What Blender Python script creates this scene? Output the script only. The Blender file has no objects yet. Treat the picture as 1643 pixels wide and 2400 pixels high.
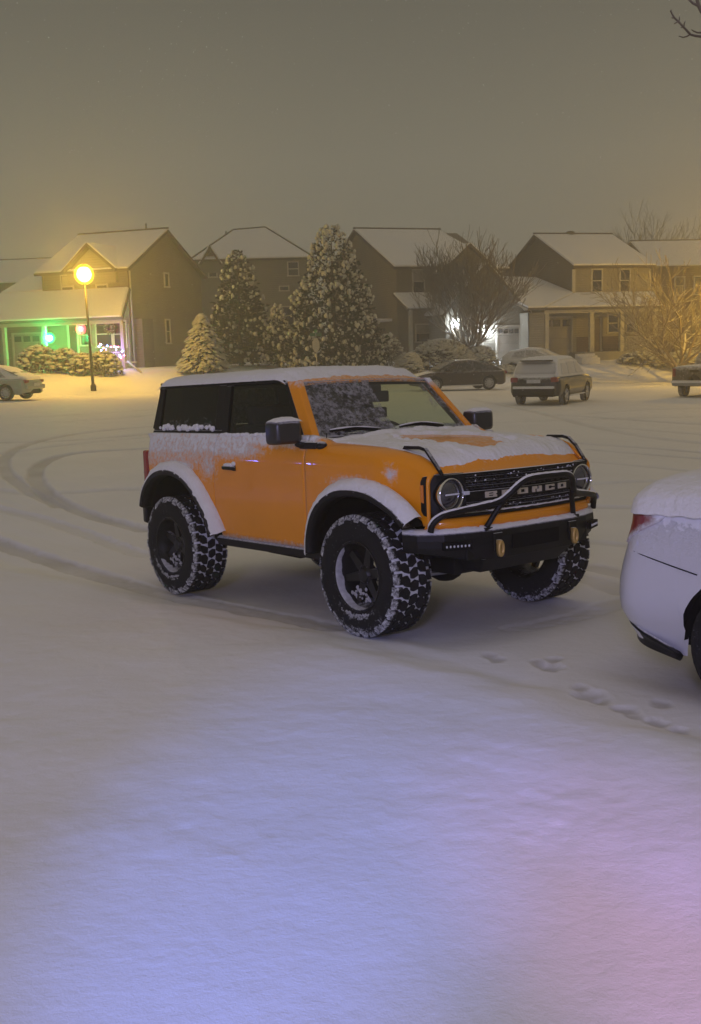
import bpy, math, random
import numpy as np
from mathutils import Vector, Matrix, noise
PI = math.pi
R = math.radians
SC = bpy.context.scene
COL = SC.collection

# ---------------------------------------------------------------- camera
FPX, CXP, CYP = 2526.0, 821.5, 1200.0
CAM_Z = 1.69
PITCH, ROLL = R(-8.7), R(-1.6)
_F = Vector((0, math.cos(PITCH), math.sin(PITCH)))
_r = Vector((1, 0, 0)); _u = _r.cross(_F)
CR = math.cos(ROLL) * _r + math.sin(ROLL) * _u
CU = -math.sin(ROLL) * _r + math.cos(ROLL) * _u
cam_data = bpy.data.cameras.new('camera')
cam = bpy.data.objects.new('camera', cam_data)
COL.objects.link(cam)
M = Matrix.Identity(4)
for i in range(3):
    M[i][0], M[i][1], M[i][2] = CR[i], CU[i], -_F[i]
M[2][3] = CAM_Z
cam.matrix_world = M
cam_data.sensor_fit = 'VERTICAL'
cam_data.sensor_height = 24.0
cam_data.lens = 24.0 * FPX / 2400.0
cam_data.clip_start = 0.05
cam_data.clip_end = 2000
SC.camera = cam

# ---------------------------------------------------------------- night sky, exposure
SC.view_settings.view_transform = 'Standard'
SC.view_settings.look = 'None'
SC.view_settings.exposure = 0
SC.view_settings.gamma = 1
SC.cycles.use_denoising = True
SC.cycles.volume_bounces = 1
SC.cycles.max_bounces = 8
SC.cycles.transparent_max_bounces = 12
SC.cycles.sample_clamp_indirect = 4
W = bpy.data.worlds.new('World'); SC.world = W; W.use_nodes = True
nt = W.node_tree; nt.nodes.clear()
wo = nt.nodes.new('ShaderNodeOutputWorld'); bg = nt.nodes.new('ShaderNodeBackground')
tc = nt.nodes.new('ShaderNodeTexCoord'); sx = nt.nodes.new('ShaderNodeSeparateXYZ')
nt.links.new(tc.outputs['Generated'], sx.inputs[0])
rmp = nt.nodes.new('ShaderNodeValToRGB'); cr = rmp.color_ramp
nt.links.new(sx.outputs['Z'], rmp.inputs[0])
cr.elements[0].position = 0.0; cr.elements[0].color = (.190, .167, .115, 1)
cr.elements[1].position = 1.0; cr.elements[1].color = (.285, .252, .205, 1)
for p_, c_ in ((.07, (.198, .180, .132)), (.16, (.188, .175, .134)), (.30, (.120, .114, .091)), (.40, (.18, .165, .12)), (.62, (.268, .236, .180))):
    e = cr.elements.new(p_); e.color = (*c_, 1)
skn = nt.nodes.new('ShaderNodeTexNoise'); skn.inputs['Scale'].default_value = 2.2; skn.inputs['Detail'].default_value = 3
nt.links.new(tc.outputs['Generated'], skn.inputs[0])
mr = nt.nodes.new('ShaderNodeMapRange'); mr.inputs[3].default_value = .93; mr.inputs[4].default_value = 1.07
nt.links.new(skn.outputs[0], mr.inputs[0])
mx = nt.nodes.new('ShaderNodeVectorMath'); mx.operation = 'SCALE'
nt.links.new(rmp.outputs[0], mx.inputs[0]); nt.links.new(mr.outputs[0], mx.inputs['Scale'])
nt.links.new(mx.outputs[0], bg.inputs[0]); bg.inputs[1].default_value = 1.0
nt.links.new(bg.outputs[0], wo.inputs[0])

def spot(name, loc, target, color, power, size, blend=1.0, rad=.05):
    l = bpy.data.lights.new(name, 'SPOT'); l.color = color; l.energy = power
    l.spot_size = R(size); l.spot_blend = blend; l.shadow_soft_size = rad
    o = bpy.data.objects.new(name, l); COL.objects.link(o); o.location = loc
    o.rotation_euler = (Vector(target) - Vector(loc)).to_track_quat('-Z', 'Y').to_euler()
    return o
def point(name, loc, color, power, rad=.05, parent=None):
    l = bpy.data.lights.new(name, 'POINT'); l.color = color; l.energy = power; l.shadow_soft_size = rad
    o = bpy.data.objects.new(name, l); COL.objects.link(o); o.location = loc
    if parent: o.parent = parent
    return o
# the holiday lights on the photographer's own house, behind the camera
spot('holiday_light', (-1.2, -2.5, 3.0), (-.22, 3.75, -.1), (.13, .25, 1), 1750, 18)
spot('holiday_light', (-3.0, -2.5, 3.0), (-1.1, 2.7, -.1), (.14, .24, 1), 170, 44)
spot('holiday_light', (2.6, -2.5, 3.0), (1.18, 2.75, -.1), (.90, .36, .85), 950, 17)
spot('holiday_light', (1.8, -2.5, 3.0), (1.0, 4.0, -.1), (.20, .26, 1), 700, 9)
point('porch_fill', (-1.6, -7.0, 4.6), (.58, .53, 1), 2050, .9)  # unseen lavender fill, added for the glow of the porch's coloured lights

# ---------------------------------------------------------------- pixel <-> place (authoring aid: real distances)
def ray(px, py):
    return (CR * ((px - CXP) / FPX) + CU * ((CYP - py) / FPX) + _F)
def at(px, py, D):
    d = ray(px, py); t = D / d.y
    return Vector((d.x * t, D, CAM_Z + d.z * t))
def sm(a, b, x):
    t = min(1, max(0, (x - a) / (b - a))) if b != a else float(x > a)
    return t * t * (3 - 2 * t)
def lerp(a, b, t): return a + (b - a) * t
def interp(tab, x):
    if x <= tab[0][0]: return tab[0][1]
    for (a, va), (b, vb) in zip(tab, tab[1:]):
        if x <= b: return va + (vb - va) * (x - a) / (b - a)
    return tab[-1][1]

# orange truck frame (x forward, y left, z up) in the world
TRUCK = Matrix(((.63, .7765, -.01, .812), (-.7755, .6298, .044, 7.907), (.0404, -.02, .999, -.328), (0, 0, 0, 1)))
def orth(m):
    x = Vector((m[0][0], m[1][0], m[2][0])).normalized()
    z = Vector((m[0][2], m[1][2], m[2][2])); z = (z - x * z.dot(x)).normalized(); y = z.cross(x)
    o = Matrix.Identity(4)
    for i in range(3): o[i][0], o[i][1], o[i][2], o[i][3] = x[i], y[i], z[i], m[i][3]
    return o
TRUCK = orth(TRUCK); TRI = TRUCK.inverted()

# ---------------------------------------------------------------- ground shape
def curb_far(x): return 56 + .35 * x if x < 12 else 60.2 + .1 * (x - 12)
def lawn_near_s(x, y):
    # signed distance (m) into the near lawn, measured across the kerb that runs along the truck's right wheels
    X = (x - .812) * .63 - (y - 7.907) * .7755
    Y = (x - .812) * .7765 + (y - 7.907) * .6298
    edge = -1.13 + .02 * X - .035 * max(0, -X - 3.0) ** 1.3 if X < -3 else -1.13 + .02 * X
    if X > 1: edge += -.10 * (X - 1)
    return edge - Y, X, Y
def base_z(x, y):
    near = -.328 + .01 * (x - .812) - .044 * (y - 7.907)
    far = -.45 - .016 * max(-25, min(25, x))
    z = lerp(near, far, sm(9.5, 19, y)) if y > -5 else near
    yc = curb_far(x)
    if y > yc - .3:
        hg = .77 - .008 * max(-25, min(25, x))
        k = sm(yc, yc + 8.5, y)
        z = lerp(z, hg, k) + .10 * sm(yc - .3, yc + .3, y) * (1 - k)
    return z
# ---------------------------------------------------------------- mesh builder
class MB:
    def __init__(s): s.v = []; s.f = []; s.m = []; s.sm = []; s.at = []
    def add(s, vs, fs, mi=0, smooth=False, att=None):
        n = len(s.v); s.v += [tuple(v) for v in vs]
        s.f += [tuple(i + n for i in f) for f in fs]; s.m += [mi] * len(fs); s.sm += [smooth] * len(fs)
        s.at += (att if att else [0.0] * len(vs))
        return s
    def box(s, c, d, rot=None, mi=0, taper=None):
        x, y, z = d[0] / 2, d[1] / 2, d[2] / 2
        vs = [Vector((sx_ * x, sy_ * y, sz_ * z)) for sz_ in (-1, 1) for sy_ in (-1, 1) for sx_ in (-1, 1)]
        if taper:
            for v in vs:
                if v.z > 0: v.x *= taper[0]; v.y *= taper[1]
        if rot is not None: vs = [rot @ v for v in vs]
        vs = [v + Vector(c) for v in vs]
        return s.add(vs, [(0, 2, 3, 1), (4, 5, 7, 6), (0, 1, 5, 4), (2, 6, 7, 3), (0, 4, 6, 2), (1, 3, 7, 5)], mi)
    def bx(s, x0, x1, y0, y1, z0, z1, mi=0):
        return s.box(((x0 + x1) / 2, (y0 + y1) / 2, (z0 + z1) / 2), (abs(x1 - x0), abs(y1 - y0), abs(z1 - z0)), None, mi)
    def tube(s, pts, r, n=8, mi=0, cap=True, smooth=True):
        pts = [Vector(p) for p in pts]; rs = r if isinstance(r, (list, tuple)) else [r] * len(pts)
        base = []; fs = []; up = None
        for i, p in enumerate(pts):
            t = (pts[min(i + 1, len(pts) - 1)] - pts[max(i - 1, 0)]).normalized()
            if up is None:
                up = Vector((0, 0, 1)) if abs(t.z) < .9 else Vector((1, 0, 0))
            a = t.cross(up)
            if a.length < 1e-4: a = t.orthogonal()
            a.normalize(); b = a.cross(t).normalized(); up = b
            for k in range(n):
                th = 2 * PI * k / n
                base.append(p + (a * math.cos(th) + b * math.sin(th)) * rs[i])
        for i in range(len(pts) - 1):
            for k in range(n):
                k2 = (k + 1) % n
                fs.append((i * n + k, (i + 1) * n + k, (i + 1) * n + k2, i * n + k2))
        if cap:
            fs.append(tuple(range(n))); fs.append(tuple((len(pts) - 1) * n + k for k in reversed(range(n))))
        return s.add(base, fs, mi, smooth)
    def prism(s, poly, fn, t0, t1, mi=0):
        # poly: 2D outline; fn(a,b,t)->3D
        n = len(poly)
        vs = [fn(a, b, t0) for a, b in poly] + [fn(a, b, t1) for a, b in poly]
        fs = [tuple(reversed(range(n))), tuple(range(n, 2 * n))] + [(i, (i + 1) % n, n + (i + 1) % n, n + i) for i in range(n)]
        return s.add(vs, fs, mi)
    def grid(s, rows, mi=0, smooth=True, close=False, att=None):
        n = len(rows[0]); vs = [v for r_ in rows for v in r_]; fs = []
        for i in range(len(rows) - 1):
            for k in range(n if close else n - 1):
                k2 = (k + 1) % n
                fs.append((i * n + k, i * n + k2, (i + 1) * n + k2, (i + 1) * n + k))
        return s.add(vs, fs, mi, smooth, att)
    def lathe(s, prof, n=32, axis='y', c=(0, 0, 0), a0=0, a1=2 * PI, mi=0, smooth=True):
        rows = []
        full = abs(a1 - a0 - 2 * PI) < 1e-6
        cnt = n if full else n + 1
        for i in range(cnt):
            th = a0 + (a1 - a0) * i / n
            row = []
            for r_, h in prof:
                if axis == 'y': p = (r_ * math.cos(th), h, r_ * math.sin(th))
                elif axis == 'x': p = (h, r_ * math.cos(th), r_ * math.sin(th))
                else: p = (r_ * math.cos(th), r_ * math.sin(th), h)
                row.append(Vector(p) + Vector(c))
            rows.append(row)
        if full: rows.append(rows[0])
        return s.grid(rows, mi, smooth)
    def ball(s, c, r, n=8, m=5, mi=0, jit=0, rnd=None):
        rx, ry, rz = r if isinstance(r, (tuple, list)) else (r, r, r)
        vs = [Vector((0, 0, rz))]; fs = []
        for j in range(1, m):
            ph = PI * j / m
            for k in range(n):
                th = 2 * PI * k / n
                vs.append(Vector((rx * math.sin(ph) * math.cos(th), ry * math.sin(ph) * math.sin(th), rz * math.cos(ph))))
        vs.append(Vector((0, 0, -rz))); last = len(vs) - 1
        for k in range(n): fs.append((0, 1 + k, 1 + (k + 1) % n))
        for j in range(m - 2):
            for k in range(n):
                a = 1 + j * n + k; b = 1 + j * n + (k + 1) % n
                fs.append((a, a + n, b + n, b))
        for k in range(n): fs.append((last, 1 + (m - 2) * n + (k + 1) % n, 1 + (m - 2) * n + k))
        if jit: vs = [v * (1 + (rnd.random() - .5) * jit) for v in vs]
        return s.add([v + Vector(c) for v in vs], fs, mi, True)
    def build(s, name, mats, parent=None, loc=None, rot=None, bevel=0, angle=None, label=None, flip=False, attr=None):
        me = bpy.data.meshes.new(name); me.from_pydata([tuple(v) for v in s.v], [], s.f)
        if not isinstance(mats, (list, tuple)): mats = [mats]
        for m_ in mats: me.materials.append(m_)
        me.polygons.foreach_set('material_index', s.m); me.polygons.foreach_set('use_smooth', s.sm)
        if attr:
            a = me.attributes.new(attr, 'FLOAT', 'POINT'); a.data.foreach_set('value', s.at)
        me.update()
        if angle is not None:
            me.polygons.foreach_set('use_smooth', [True] * len(s.f)); me.set_sharp_from_angle(angle=R(angle))
        o = bpy.data.objects.new(name, me); COL.objects.link(o)
        if parent: o.parent = parent
        if loc is not None: o.location = loc
        if rot is not None: o.rotation_euler = rot
        if bevel:
            b = o.modifiers.new('bevel', 'BEVEL'); b.width = bevel; b.segments = 2; b.limit_method = 'ANGLE'; b.angle_limit = R(35)
            b.harden_normals = False
        if label: o['label'] = label
        return o
def tag(o, label=None, cat=None, group=None, kind=None):
    if label: o['label'] = label
    if cat: o['category'] = cat
    if group: o['group'] = group
    if kind: o['kind'] = kind
    return o
def empty(name, mat=None, loc=None, rz=0, parent=None):
    o = bpy.data.objects.new(name, None); COL.objects.link(o); o.empty_display_size = .2
    if mat is not None: o.matrix_world = mat
    if loc is not None: o.location = loc
    if rz: o.rotation_euler = (0, 0, rz)
    if parent: o.parent = parent
    return o
def copy_tree(o, parent=None):
    c = o.copy(); COL.objects.link(c)
    if parent: c.parent = parent
    for ch in [k for k in bpy.data.objects if k.parent == o]: copy_tree(ch, c)
    return c

# ---------------------------------------------------------------- materials
def mat(name, col, rough=.6, metal=0, var=.12, vs=4.0, bump=0, bs=30, dust=None, attr=None, coat=0, spec=.5, alpha=None,
        emit=None, es=0, siding=0, brick=None, dcol=(.80, .81, .84), trans=0, coord='Object'):
    m = bpy.data.materials.new(name); m.use_nodes = True
    t = m.node_tree; N = t.nodes; L = t.links; P = N['Principled BSDF']
    def nd(k): return N.new(k)
    tcn = nd('ShaderNodeTexCoord')
    P.inputs['Roughness'].default_value = rough; P.inputs['Metallic'].default_value = metal
    P.inputs['Specular IOR Level'].default_value = spec
    if coat: P.inputs['Coat Weight'].default_value = coat; P.inputs['Coat Roughness'].default_value = .04
    if trans: P.inputs['Transmission Weight'].default_value = trans
    nz = nd('ShaderNodeTexNoise'); nz.inputs['Scale'].default_value = vs; nz.inputs['Detail'].default_value = 5
    L.new(tcn.outputs[coord], nz.inputs[0])
    mrn = nd('ShaderNodeMapRange'); mrn.inputs[1].default_value = .25; mrn.inputs[2].default_value = .75
    mrn.inputs[3].default_value = 1 - var; mrn.inputs[4].default_value = 1 + var
    L.new(nz.outputs[0], mrn.inputs[0])
    sc = nd('ShaderNodeVectorMath'); sc.operation = 'SCALE'; sc.inputs[0].default_value = col
    L.new(mrn.outputs[0], sc.inputs['Scale'])
    out = sc.outputs[0]
    hgt = None
    if siding:
        sp = nd('ShaderNodeSeparateXYZ'); L.new(tcn.outputs['Object'], sp.inputs[0])
        ml = nd('ShaderNodeMath'); ml.operation = 'MULTIPLY'; ml.inputs[1].default_value = 1 / siding; L.new(sp.outputs['Z'], ml.inputs[0])
        fr = nd('ShaderNodeMath'); fr.operation = 'FRACT'; L.new(ml.outputs[0], fr.inputs[0]); hgt = fr.outputs[0]
    if brick:
        mp = nd('ShaderNodeMapping'); L.new(tcn.outputs['Object'], mp.inputs[0]); mp.inputs['Rotation'].default_value = (R(90), 0, 0)
        b = nd('ShaderNodeTexBrick'); b.inputs['Scale'].default_value = 1; b.inputs['Brick Width'].default_value = brick[0]; b.inputs['Row Height'].default_value = brick[1]
        b.inputs['Mortar Size'].default_value = .02; b.inputs['Color1'].default_value = (*col, 1); b.inputs['Color2'].default_value = (col[0] * .6, col[1] * .6, col[2] * .6, 1)
        b.inputs['Mortar'].default_value = (col[0] * .4, col[1] * .4, col[2] * .4, 1)
        L.new(mp.outputs[0], b.inputs[0]); out = b.outputs[0]
    if bump or hgt is not None:
        bn = nd('ShaderNodeBump'); bn.inputs['Strength'].default_value = 1
        if hgt is not None:
            bn.inputs['Distance'].default_value = .02; L.new(hgt, bn.inputs['Height'])
        else:
            bz = nd('ShaderNodeTexNoise'); bz.inputs['Scale'].default_value = bs; bz.inputs['Detail'].default_value = 4
            L.new(tcn.outputs[coord], bz.inputs[0]); L.new(bz.outputs[0], bn.inputs['Height']); bn.inputs['Distance'].default_value = bump
        L.new(bn.outputs[0], P.inputs['Normal'])
    fac = None
    if dust:  # dust=(nz_low, nz_high, amount of noise, noise scale): snow lying on upward faces
        g = nd('ShaderNodeNewGeometry'); sp = nd('ShaderNodeSeparateXYZ'); L.new(g.outputs['Normal'], sp.inputs[0])
        dz = nd('ShaderNodeTexNoise'); dz.inputs['Scale'].default_value = dust[3]; dz.inputs['Detail'].default_value = 8; dz.inputs['Roughness'].default_value = .72
        L.new(tcn.outputs[coord], dz.inputs[0])
        ma = nd('ShaderNodeMath'); ma.operation = 'MULTIPLY_ADD'; ma.inputs[1].default_value = dust[2]; L.new(dz.outputs[0], ma.inputs[0]); L.new(sp.outputs['Z'], ma.inputs[2])
        mr2 = nd('ShaderNodeMapRange'); mr2.inputs[1].default_value = dust[0] + dust[2] * .5; mr2.inputs[2].default_value = dust[1] + dust[2] * .5
        L.new(ma.outputs[0], mr2.inputs[0]); fac = mr2.outputs[0]
    if attr:  # attr=(scale, softness): snow amount stored on the mesh, broken up by noise
        a = nd('ShaderNodeAttribute'); a.attribute_name = 'snow'
        dz = nd('ShaderNodeTexNoise'); dz.inputs['Scale'].default_value = attr[0]; dz.inputs['Detail'].default_value = 9; dz.inputs['Roughness'].default_value = .75
        L.new(tcn.outputs[coord], dz.inputs[0])
        ad = nd('ShaderNodeMath'); ad.operation = 'ADD'; L.new(a.outputs['Fac'], ad.inputs[0]); L.new(dz.outputs[0], ad.inputs[1])
        mr3 = nd('ShaderNodeMapRange'); mr3.inputs[1].default_value = 1 - attr[1]; mr3.inputs[2].default_value = 1 + attr[1]
        L.new(ad.outputs[0], mr3.inputs[0])
        if fac is not None:
            mxx = nd('ShaderNodeMath'); mxx.operation = 'MAXIMUM'; L.new(fac, mxx.inputs[0]); L.new(mr3.outputs[0], mxx.inputs[1]); fac = mxx.outputs[0]
        else: fac = mr3.outputs[0]
    L.new(out, P.inputs['Base Color'])
    final = P.outputs[0]
    if alpha is not None:
        # thin glass: mostly see-through tinted pane with a glossy face
        N.remove(P); tr = nd('ShaderNodeBsdfTransparent'); tr.inputs[0].default_value = (*alpha, 1)
        gl = nd('ShaderNodeBsdfGlossy'); gl.inputs['Roughness'].default_value = .03; gl.inputs[0].default_value = (.9, .9, .9, 1)
        fn = nd('ShaderNodeFresnel'); fn.inputs[0].default_value = 1.5
        ms = nd('ShaderNodeMixShader'); bf = nd('ShaderNodeNewGeometry'); iv = nd('ShaderNodeMath'); iv.operation = 'SUBTRACT'; iv.inputs[0].default_value = 1; L.new(bf.outputs['Backfacing'], iv.inputs[1]); mu = nd('ShaderNodeMath'); mu.operation = 'MULTIPLY'; L.new(iv.outputs[0], mu.inputs[0]); L.new(fn.outputs[0], mu.inputs[1]); L.new(mu.outputs[0], ms.inputs[0]); L.new(tr.outputs[0], ms.inputs[1]); L.new(gl.outputs[0], ms.inputs[2])
        final = ms.outputs[0]
    if emit: P.inputs['Emission Color'].default_value = (*emit, 1); P.inputs['Emission Strength'].default_value = es
    if fac is not None:
        S = nd('ShaderNodeBsdfPrincipled'); S.inputs['Base Color'].default_value = (*dcol, 1); S.inputs['Roughness'].default_value = .75
        S.inputs['Specular IOR Level'].default_value = .2
        sb = nd('ShaderNodeBump'); sb.inputs['Distance'].default_value = .012; sb.inputs['Strength'].default_value = .8
        L.new(fac, sb.inputs['Height']); L.new(sb.outputs[0], S.inputs['Normal'])
        ms = nd('ShaderNodeMixShader'); L.new(fac, ms.inputs[0]); L.new(final, ms.inputs[1]); L.new(S.outputs[0], ms.inputs[2]); final = ms.outputs[0]
    L.new(final, N['Material Output'].inputs[0])
    return m
SNOWC = (.80, .80, .82)
m_snow = mat('snow', SNOWC, .7, var=.03, vs=6, bump=.012, bs=26, spec=.25)
m_snow_far = mat('packed_snow', (.76, .76, .77), .75, var=.05, vs=1.5, bump=.02, bs=6, spec=.2)
def snow_ground_mat():
    m = mat('snow_ground', (.80, .80, .82), .75, var=.035, vs=.8, spec=.2)
    t = m.node_tree; N = t.nodes; L = t.links; P = N['Principled BSDF']
    a = N.new('ShaderNodeAttribute'); a.attribute_name = 'packed'
    tcn = N.new('ShaderNodeTexCoord')
    n1 = N.new('ShaderNodeTexNoise'); n1.inputs['Scale'].default_value = 13; n1.inputs['Detail'].default_value = 6; n1.inputs['Roughness'].default_value = .6
    n2 = N.new('ShaderNodeTexNoise'); n2.inputs['Scale'].default_value = 120; n2.inputs['Detail'].default_value = 3; n2.inputs['Roughness'].default_value = .7
    for q in (n1, n2): L.new(tcn.outputs['Object'], q.inputs[0])
    old = P.inputs['Base Color'].links[0].from_socket
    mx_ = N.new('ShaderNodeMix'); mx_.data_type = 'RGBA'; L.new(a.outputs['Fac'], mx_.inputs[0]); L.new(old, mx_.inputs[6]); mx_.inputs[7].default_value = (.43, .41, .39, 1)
    L.new(mx_.outputs[2], P.inputs['Base Color'])
    b1 = N.new('ShaderNodeBump'); b1.inputs['Distance'].default_value = .007; L.new(n1.outputs[0], b1.inputs['Height'])
    b2 = N.new('ShaderNodeBump'); b2.inputs['Distance'].default_value = .0013; L.new(n2.outputs[0], b2.inputs['Height']); L.new(b1.outputs[0], b2.inputs['Normal'])
    L.new(b2.outputs[0], P.inputs['Normal'])
    return m
m_ground = snow_ground_mat()
m_orange = mat('orange_paint', (.86, .305, .002), .42, var=.03, coat=.45, attr=(26, .16), spec=.35)
m_black = mat('black_plastic', (.007, .007, .008), .5, bump=.0015, bs=180, dust=(.55, 1.0, .8, 30), spec=.25)
m_black_clean = mat('dark_void', (.004, .004, .005), .8, spec=.15)
m_frost = mat('frosty_black_plastic', (.009, .009, .010), .5, dust=(.3, 1.0, 1.1, 40), attr=(45, .2), spec=.25)
m_rubber = mat('tyre_rubber', (.011, .011, .012), .85, bump=.003, bs=90, attr=(38, .10), spec=.3)
m_rim = mat('rim_black', (.010, .010, .011), .4, metal=.3, dust=(.9, 1.1, .5, 40))
m_steel = mat('grey_steel', (.35, .36, .4), .35, metal=.9)
m_chrome = mat('chrome_ring', (.8, .8, .82), .12, metal=1)
m_gold = mat('hook_metal', (.60, .40, .13), .4, metal=.4, dust=(.8, 1, .4, 30))
m_cream = mat('cream_letters', (.60, .54, .43), .5, var=.1)
m_amber = mat('amber_lens', (.75, .22, .02), .25, coat=.6)
m_red = mat('red_lens', (.28, .008, .012), .18, coat=.8, attr=(18, .2))
m_lens = mat('headlight_lens', (.09, .09, .11), .08, coat=1, metal=.6)
m_glass_clear = mat('clear_pane', (0, 0, 0), alpha=(.86, .90, .83), attr=(22, .11), dcol=(.40, .40, .43))
m_glass_dark = mat('tinted_pane', (0, 0, 0), alpha=(.16, .17, .17), attr=(26, .22), dcol=(.5, .5, .53))
m_glass_door = mat('door_pane', (0, 0, 0), alpha=(.82, .86, .78), attr=(26, .2), dcol=(.5, .5, .53))
m_cabin = mat('cabin_trim', (.02, .02, .022), .8)
m_seat = mat('seat_cloth', (.03, .03, .032), .9)
m_led = mat('small_lens', (.7, .72, .8), .2)
# ---------------------------------------------------------------- ground mesh (numpy)
def smv(a, b, x):
    t = np.clip((x - a) / (b - a), 0, 1); return t * t * (3 - 2 * t)
def vnoise(x, y, seed=0):
    xi = np.floor(x).astype(np.int64); yi = np.floor(y).astype(np.int64)
    fx = x - xi; fy = y - yi; fx = fx * fx * (3 - 2 * fx); fy = fy * fy * (3 - 2 * fy)
    def h(a, b):
        n = (a * 374761393 + b * 668265263 + seed * 1442695041) & 0x7fffffff
        n = ((n ^ (n >> 13)) * 1274126177) & 0x7fffffff
        return ((n ^ (n >> 16)) & 0xffff) / 65535.0
    return (h(xi, yi) * (1 - fx) + h(xi + 1, yi) * fx) * (1 - fy) + (h(xi, yi + 1) * (1 - fx) + h(xi + 1, yi + 1) * fx) * fy - .5
def base_v(x, y):
    near = -.328 + .01 * (x - .812) - .044 * (y - 7.907)
    far = -.45 - .016 * np.clip(x, -25, 25)
    k = smv(9.5, 19, y); z = near * (1 - k) + far * k
    yc = np.where(x < 12, 56 + .35 * x, 60.2 + .1 * (x - 12))
    hg = .77 - .008 * np.clip(x, -25, 25)
    k = smv(yc, yc + 8.5, y)
    z = z * (1 - k) + hg * k + .10 * smv(yc - .3, yc + .3, y) * (1 - k)
    X = (x - .812) * .63 - (y - 7.907) * .7755; Y = (x - .812) * .7765 + (y - 7.907) * .6298
    edge = -1.13 + .02 * X - .035 * np.clip(-X - 3, 0, 30) ** 1.2 - .10 * np.clip(X - 1, 0, 3)
    s = edge - Y + .10 * vnoise(X * 1.7, Y * 1.7, 5)
    z = z + .085 * smv(-.12, .45, s)
    return z, s, yc
def gz(x, y):
    z, s, yc = base_v(np.array([float(x)]), np.array([float(y)])); return float(z[0])
def on_ground(px, py):
    d = ray(px, py); lo = 2.0
    p = Vector((0, 0, CAM_Z))
    for i in range(4000):
        q = p + d * (lo / d.y)
        if q.z <= gz(q.x, q.y): break
        lo *= 1.004
    return q
DK = 1.0327
def disp(pts): return [on_ground(a * DK, b * DK) for a, b in pts]
TRACKS = [
    (disp([(770, 1422), (600, 1392), (460, 1370), (330, 1337), (200, 1300), (100, 1266), (-60, 1212)]), .30, .045, 1),
    (disp([(330, 1204), (270, 1188), (200, 1167), (150, 1147), (112, 1122), (84, 1097), (76, 1072), (92, 1052), (130, 1036), (190, 1026), (345, 1018)]), .28, .045, 1),
    (disp([(140, 1150), (90, 1125), (40, 1098), (8, 1068), (5, 1040), (40, 1014), (110, 995), (200, 980), (345, 968)]), .26, .035, .8),
    (disp([(-20, 1004), (100, 1003), (200, 997), (345, 984)]), .3, .03, .6),
    (disp([(-20, 1110), (60, 1122), (160, 1118), (250, 1112), (330, 1110)]), .22, .02, .4),
    (disp([(1270, 942), (1400, 950), (1500, 958), (1640, 966)]), .35, .05, .9),
    (disp([(1240, 1000), (1330, 1008), (1450, 1016), (1640, 1030)]), .24, .035, .9),
    (disp([(1340, 1020), (1450, 1030), (1640, 1046)]), .2, .03, .8),
    (disp([(1345, 1048), (1500, 1062), (1640, 1078)]), .2, .02, .5),
    (disp([(1345, 938), (1450, 930), (1640, 925)]), .3, .04, .6),
    (disp([(1060, 905), (1200, 930), (1400, 985), (1640, 1012)]), .3, .03, .5),
    (disp([(1345, 884), (1440, 882), (1520, 872), (1640, 866)]), .3, .06, .8),
    (disp([(-20, 906), (100, 907), (240, 906), (345, 905)]), .3, .06, .5),
    (disp([(1300, 1283), (1360, 1290), (1420, 1305), (1560, 1330)]), .30, .05, .8),
    (disp([(1290, 1310), (1350, 1320), (1420, 1345)]), .30, .035, .6),
    (disp([(1180, 1420), (1280, 1402), (1400, 1372), (1440, 1360)]), .26, .03, .6),
] + [(disp(p_), w_, .03, a_) for p_, w_, a_ in (
    ([(-20, 965), (120, 958), (260, 950), (345, 942)], .25, .55), ([(-20, 948), (100, 946), (345, 930)], .3, .4), ([(-20, 1030), (30, 1028), (120, 1012), (345, 992)], .22, .5), ([(1340, 968), (1450, 975), (1640, 990)], .2, .6),
    ([(1340, 1100), (1450, 1092), (1640, 1088)], .2, .4), ([(1100, 960), (1300, 952), (1640, 945)], .3, .4), ([(1345, 1150), (1420, 1152)], .3, .5), ([(-20, 1150), (150, 1190), (330, 1262)], .24, .3), ([(1345, 1230), (1420, 1238)], .25, .5), ([(950, 915), (1160, 918), (1345, 905)], .3, .4))]
FEET = [(1248, 1512, .075, .06), (1222, 1505, .05, .02), (1340, 1577, .08, .055), (1316, 1560, .05, .03), (1362, 1590, .06, .03), (1420, 1612, .06, .035),
        (1440, 1628, .05, .03), (1130, 1497, .05, .02), (1110, 1490, .05, .02), (1500, 1600, .05, .02), (1260, 1498, .05, .03), (1490, 1640, .06, .03), (1540, 1655, .05, .03)]
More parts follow.
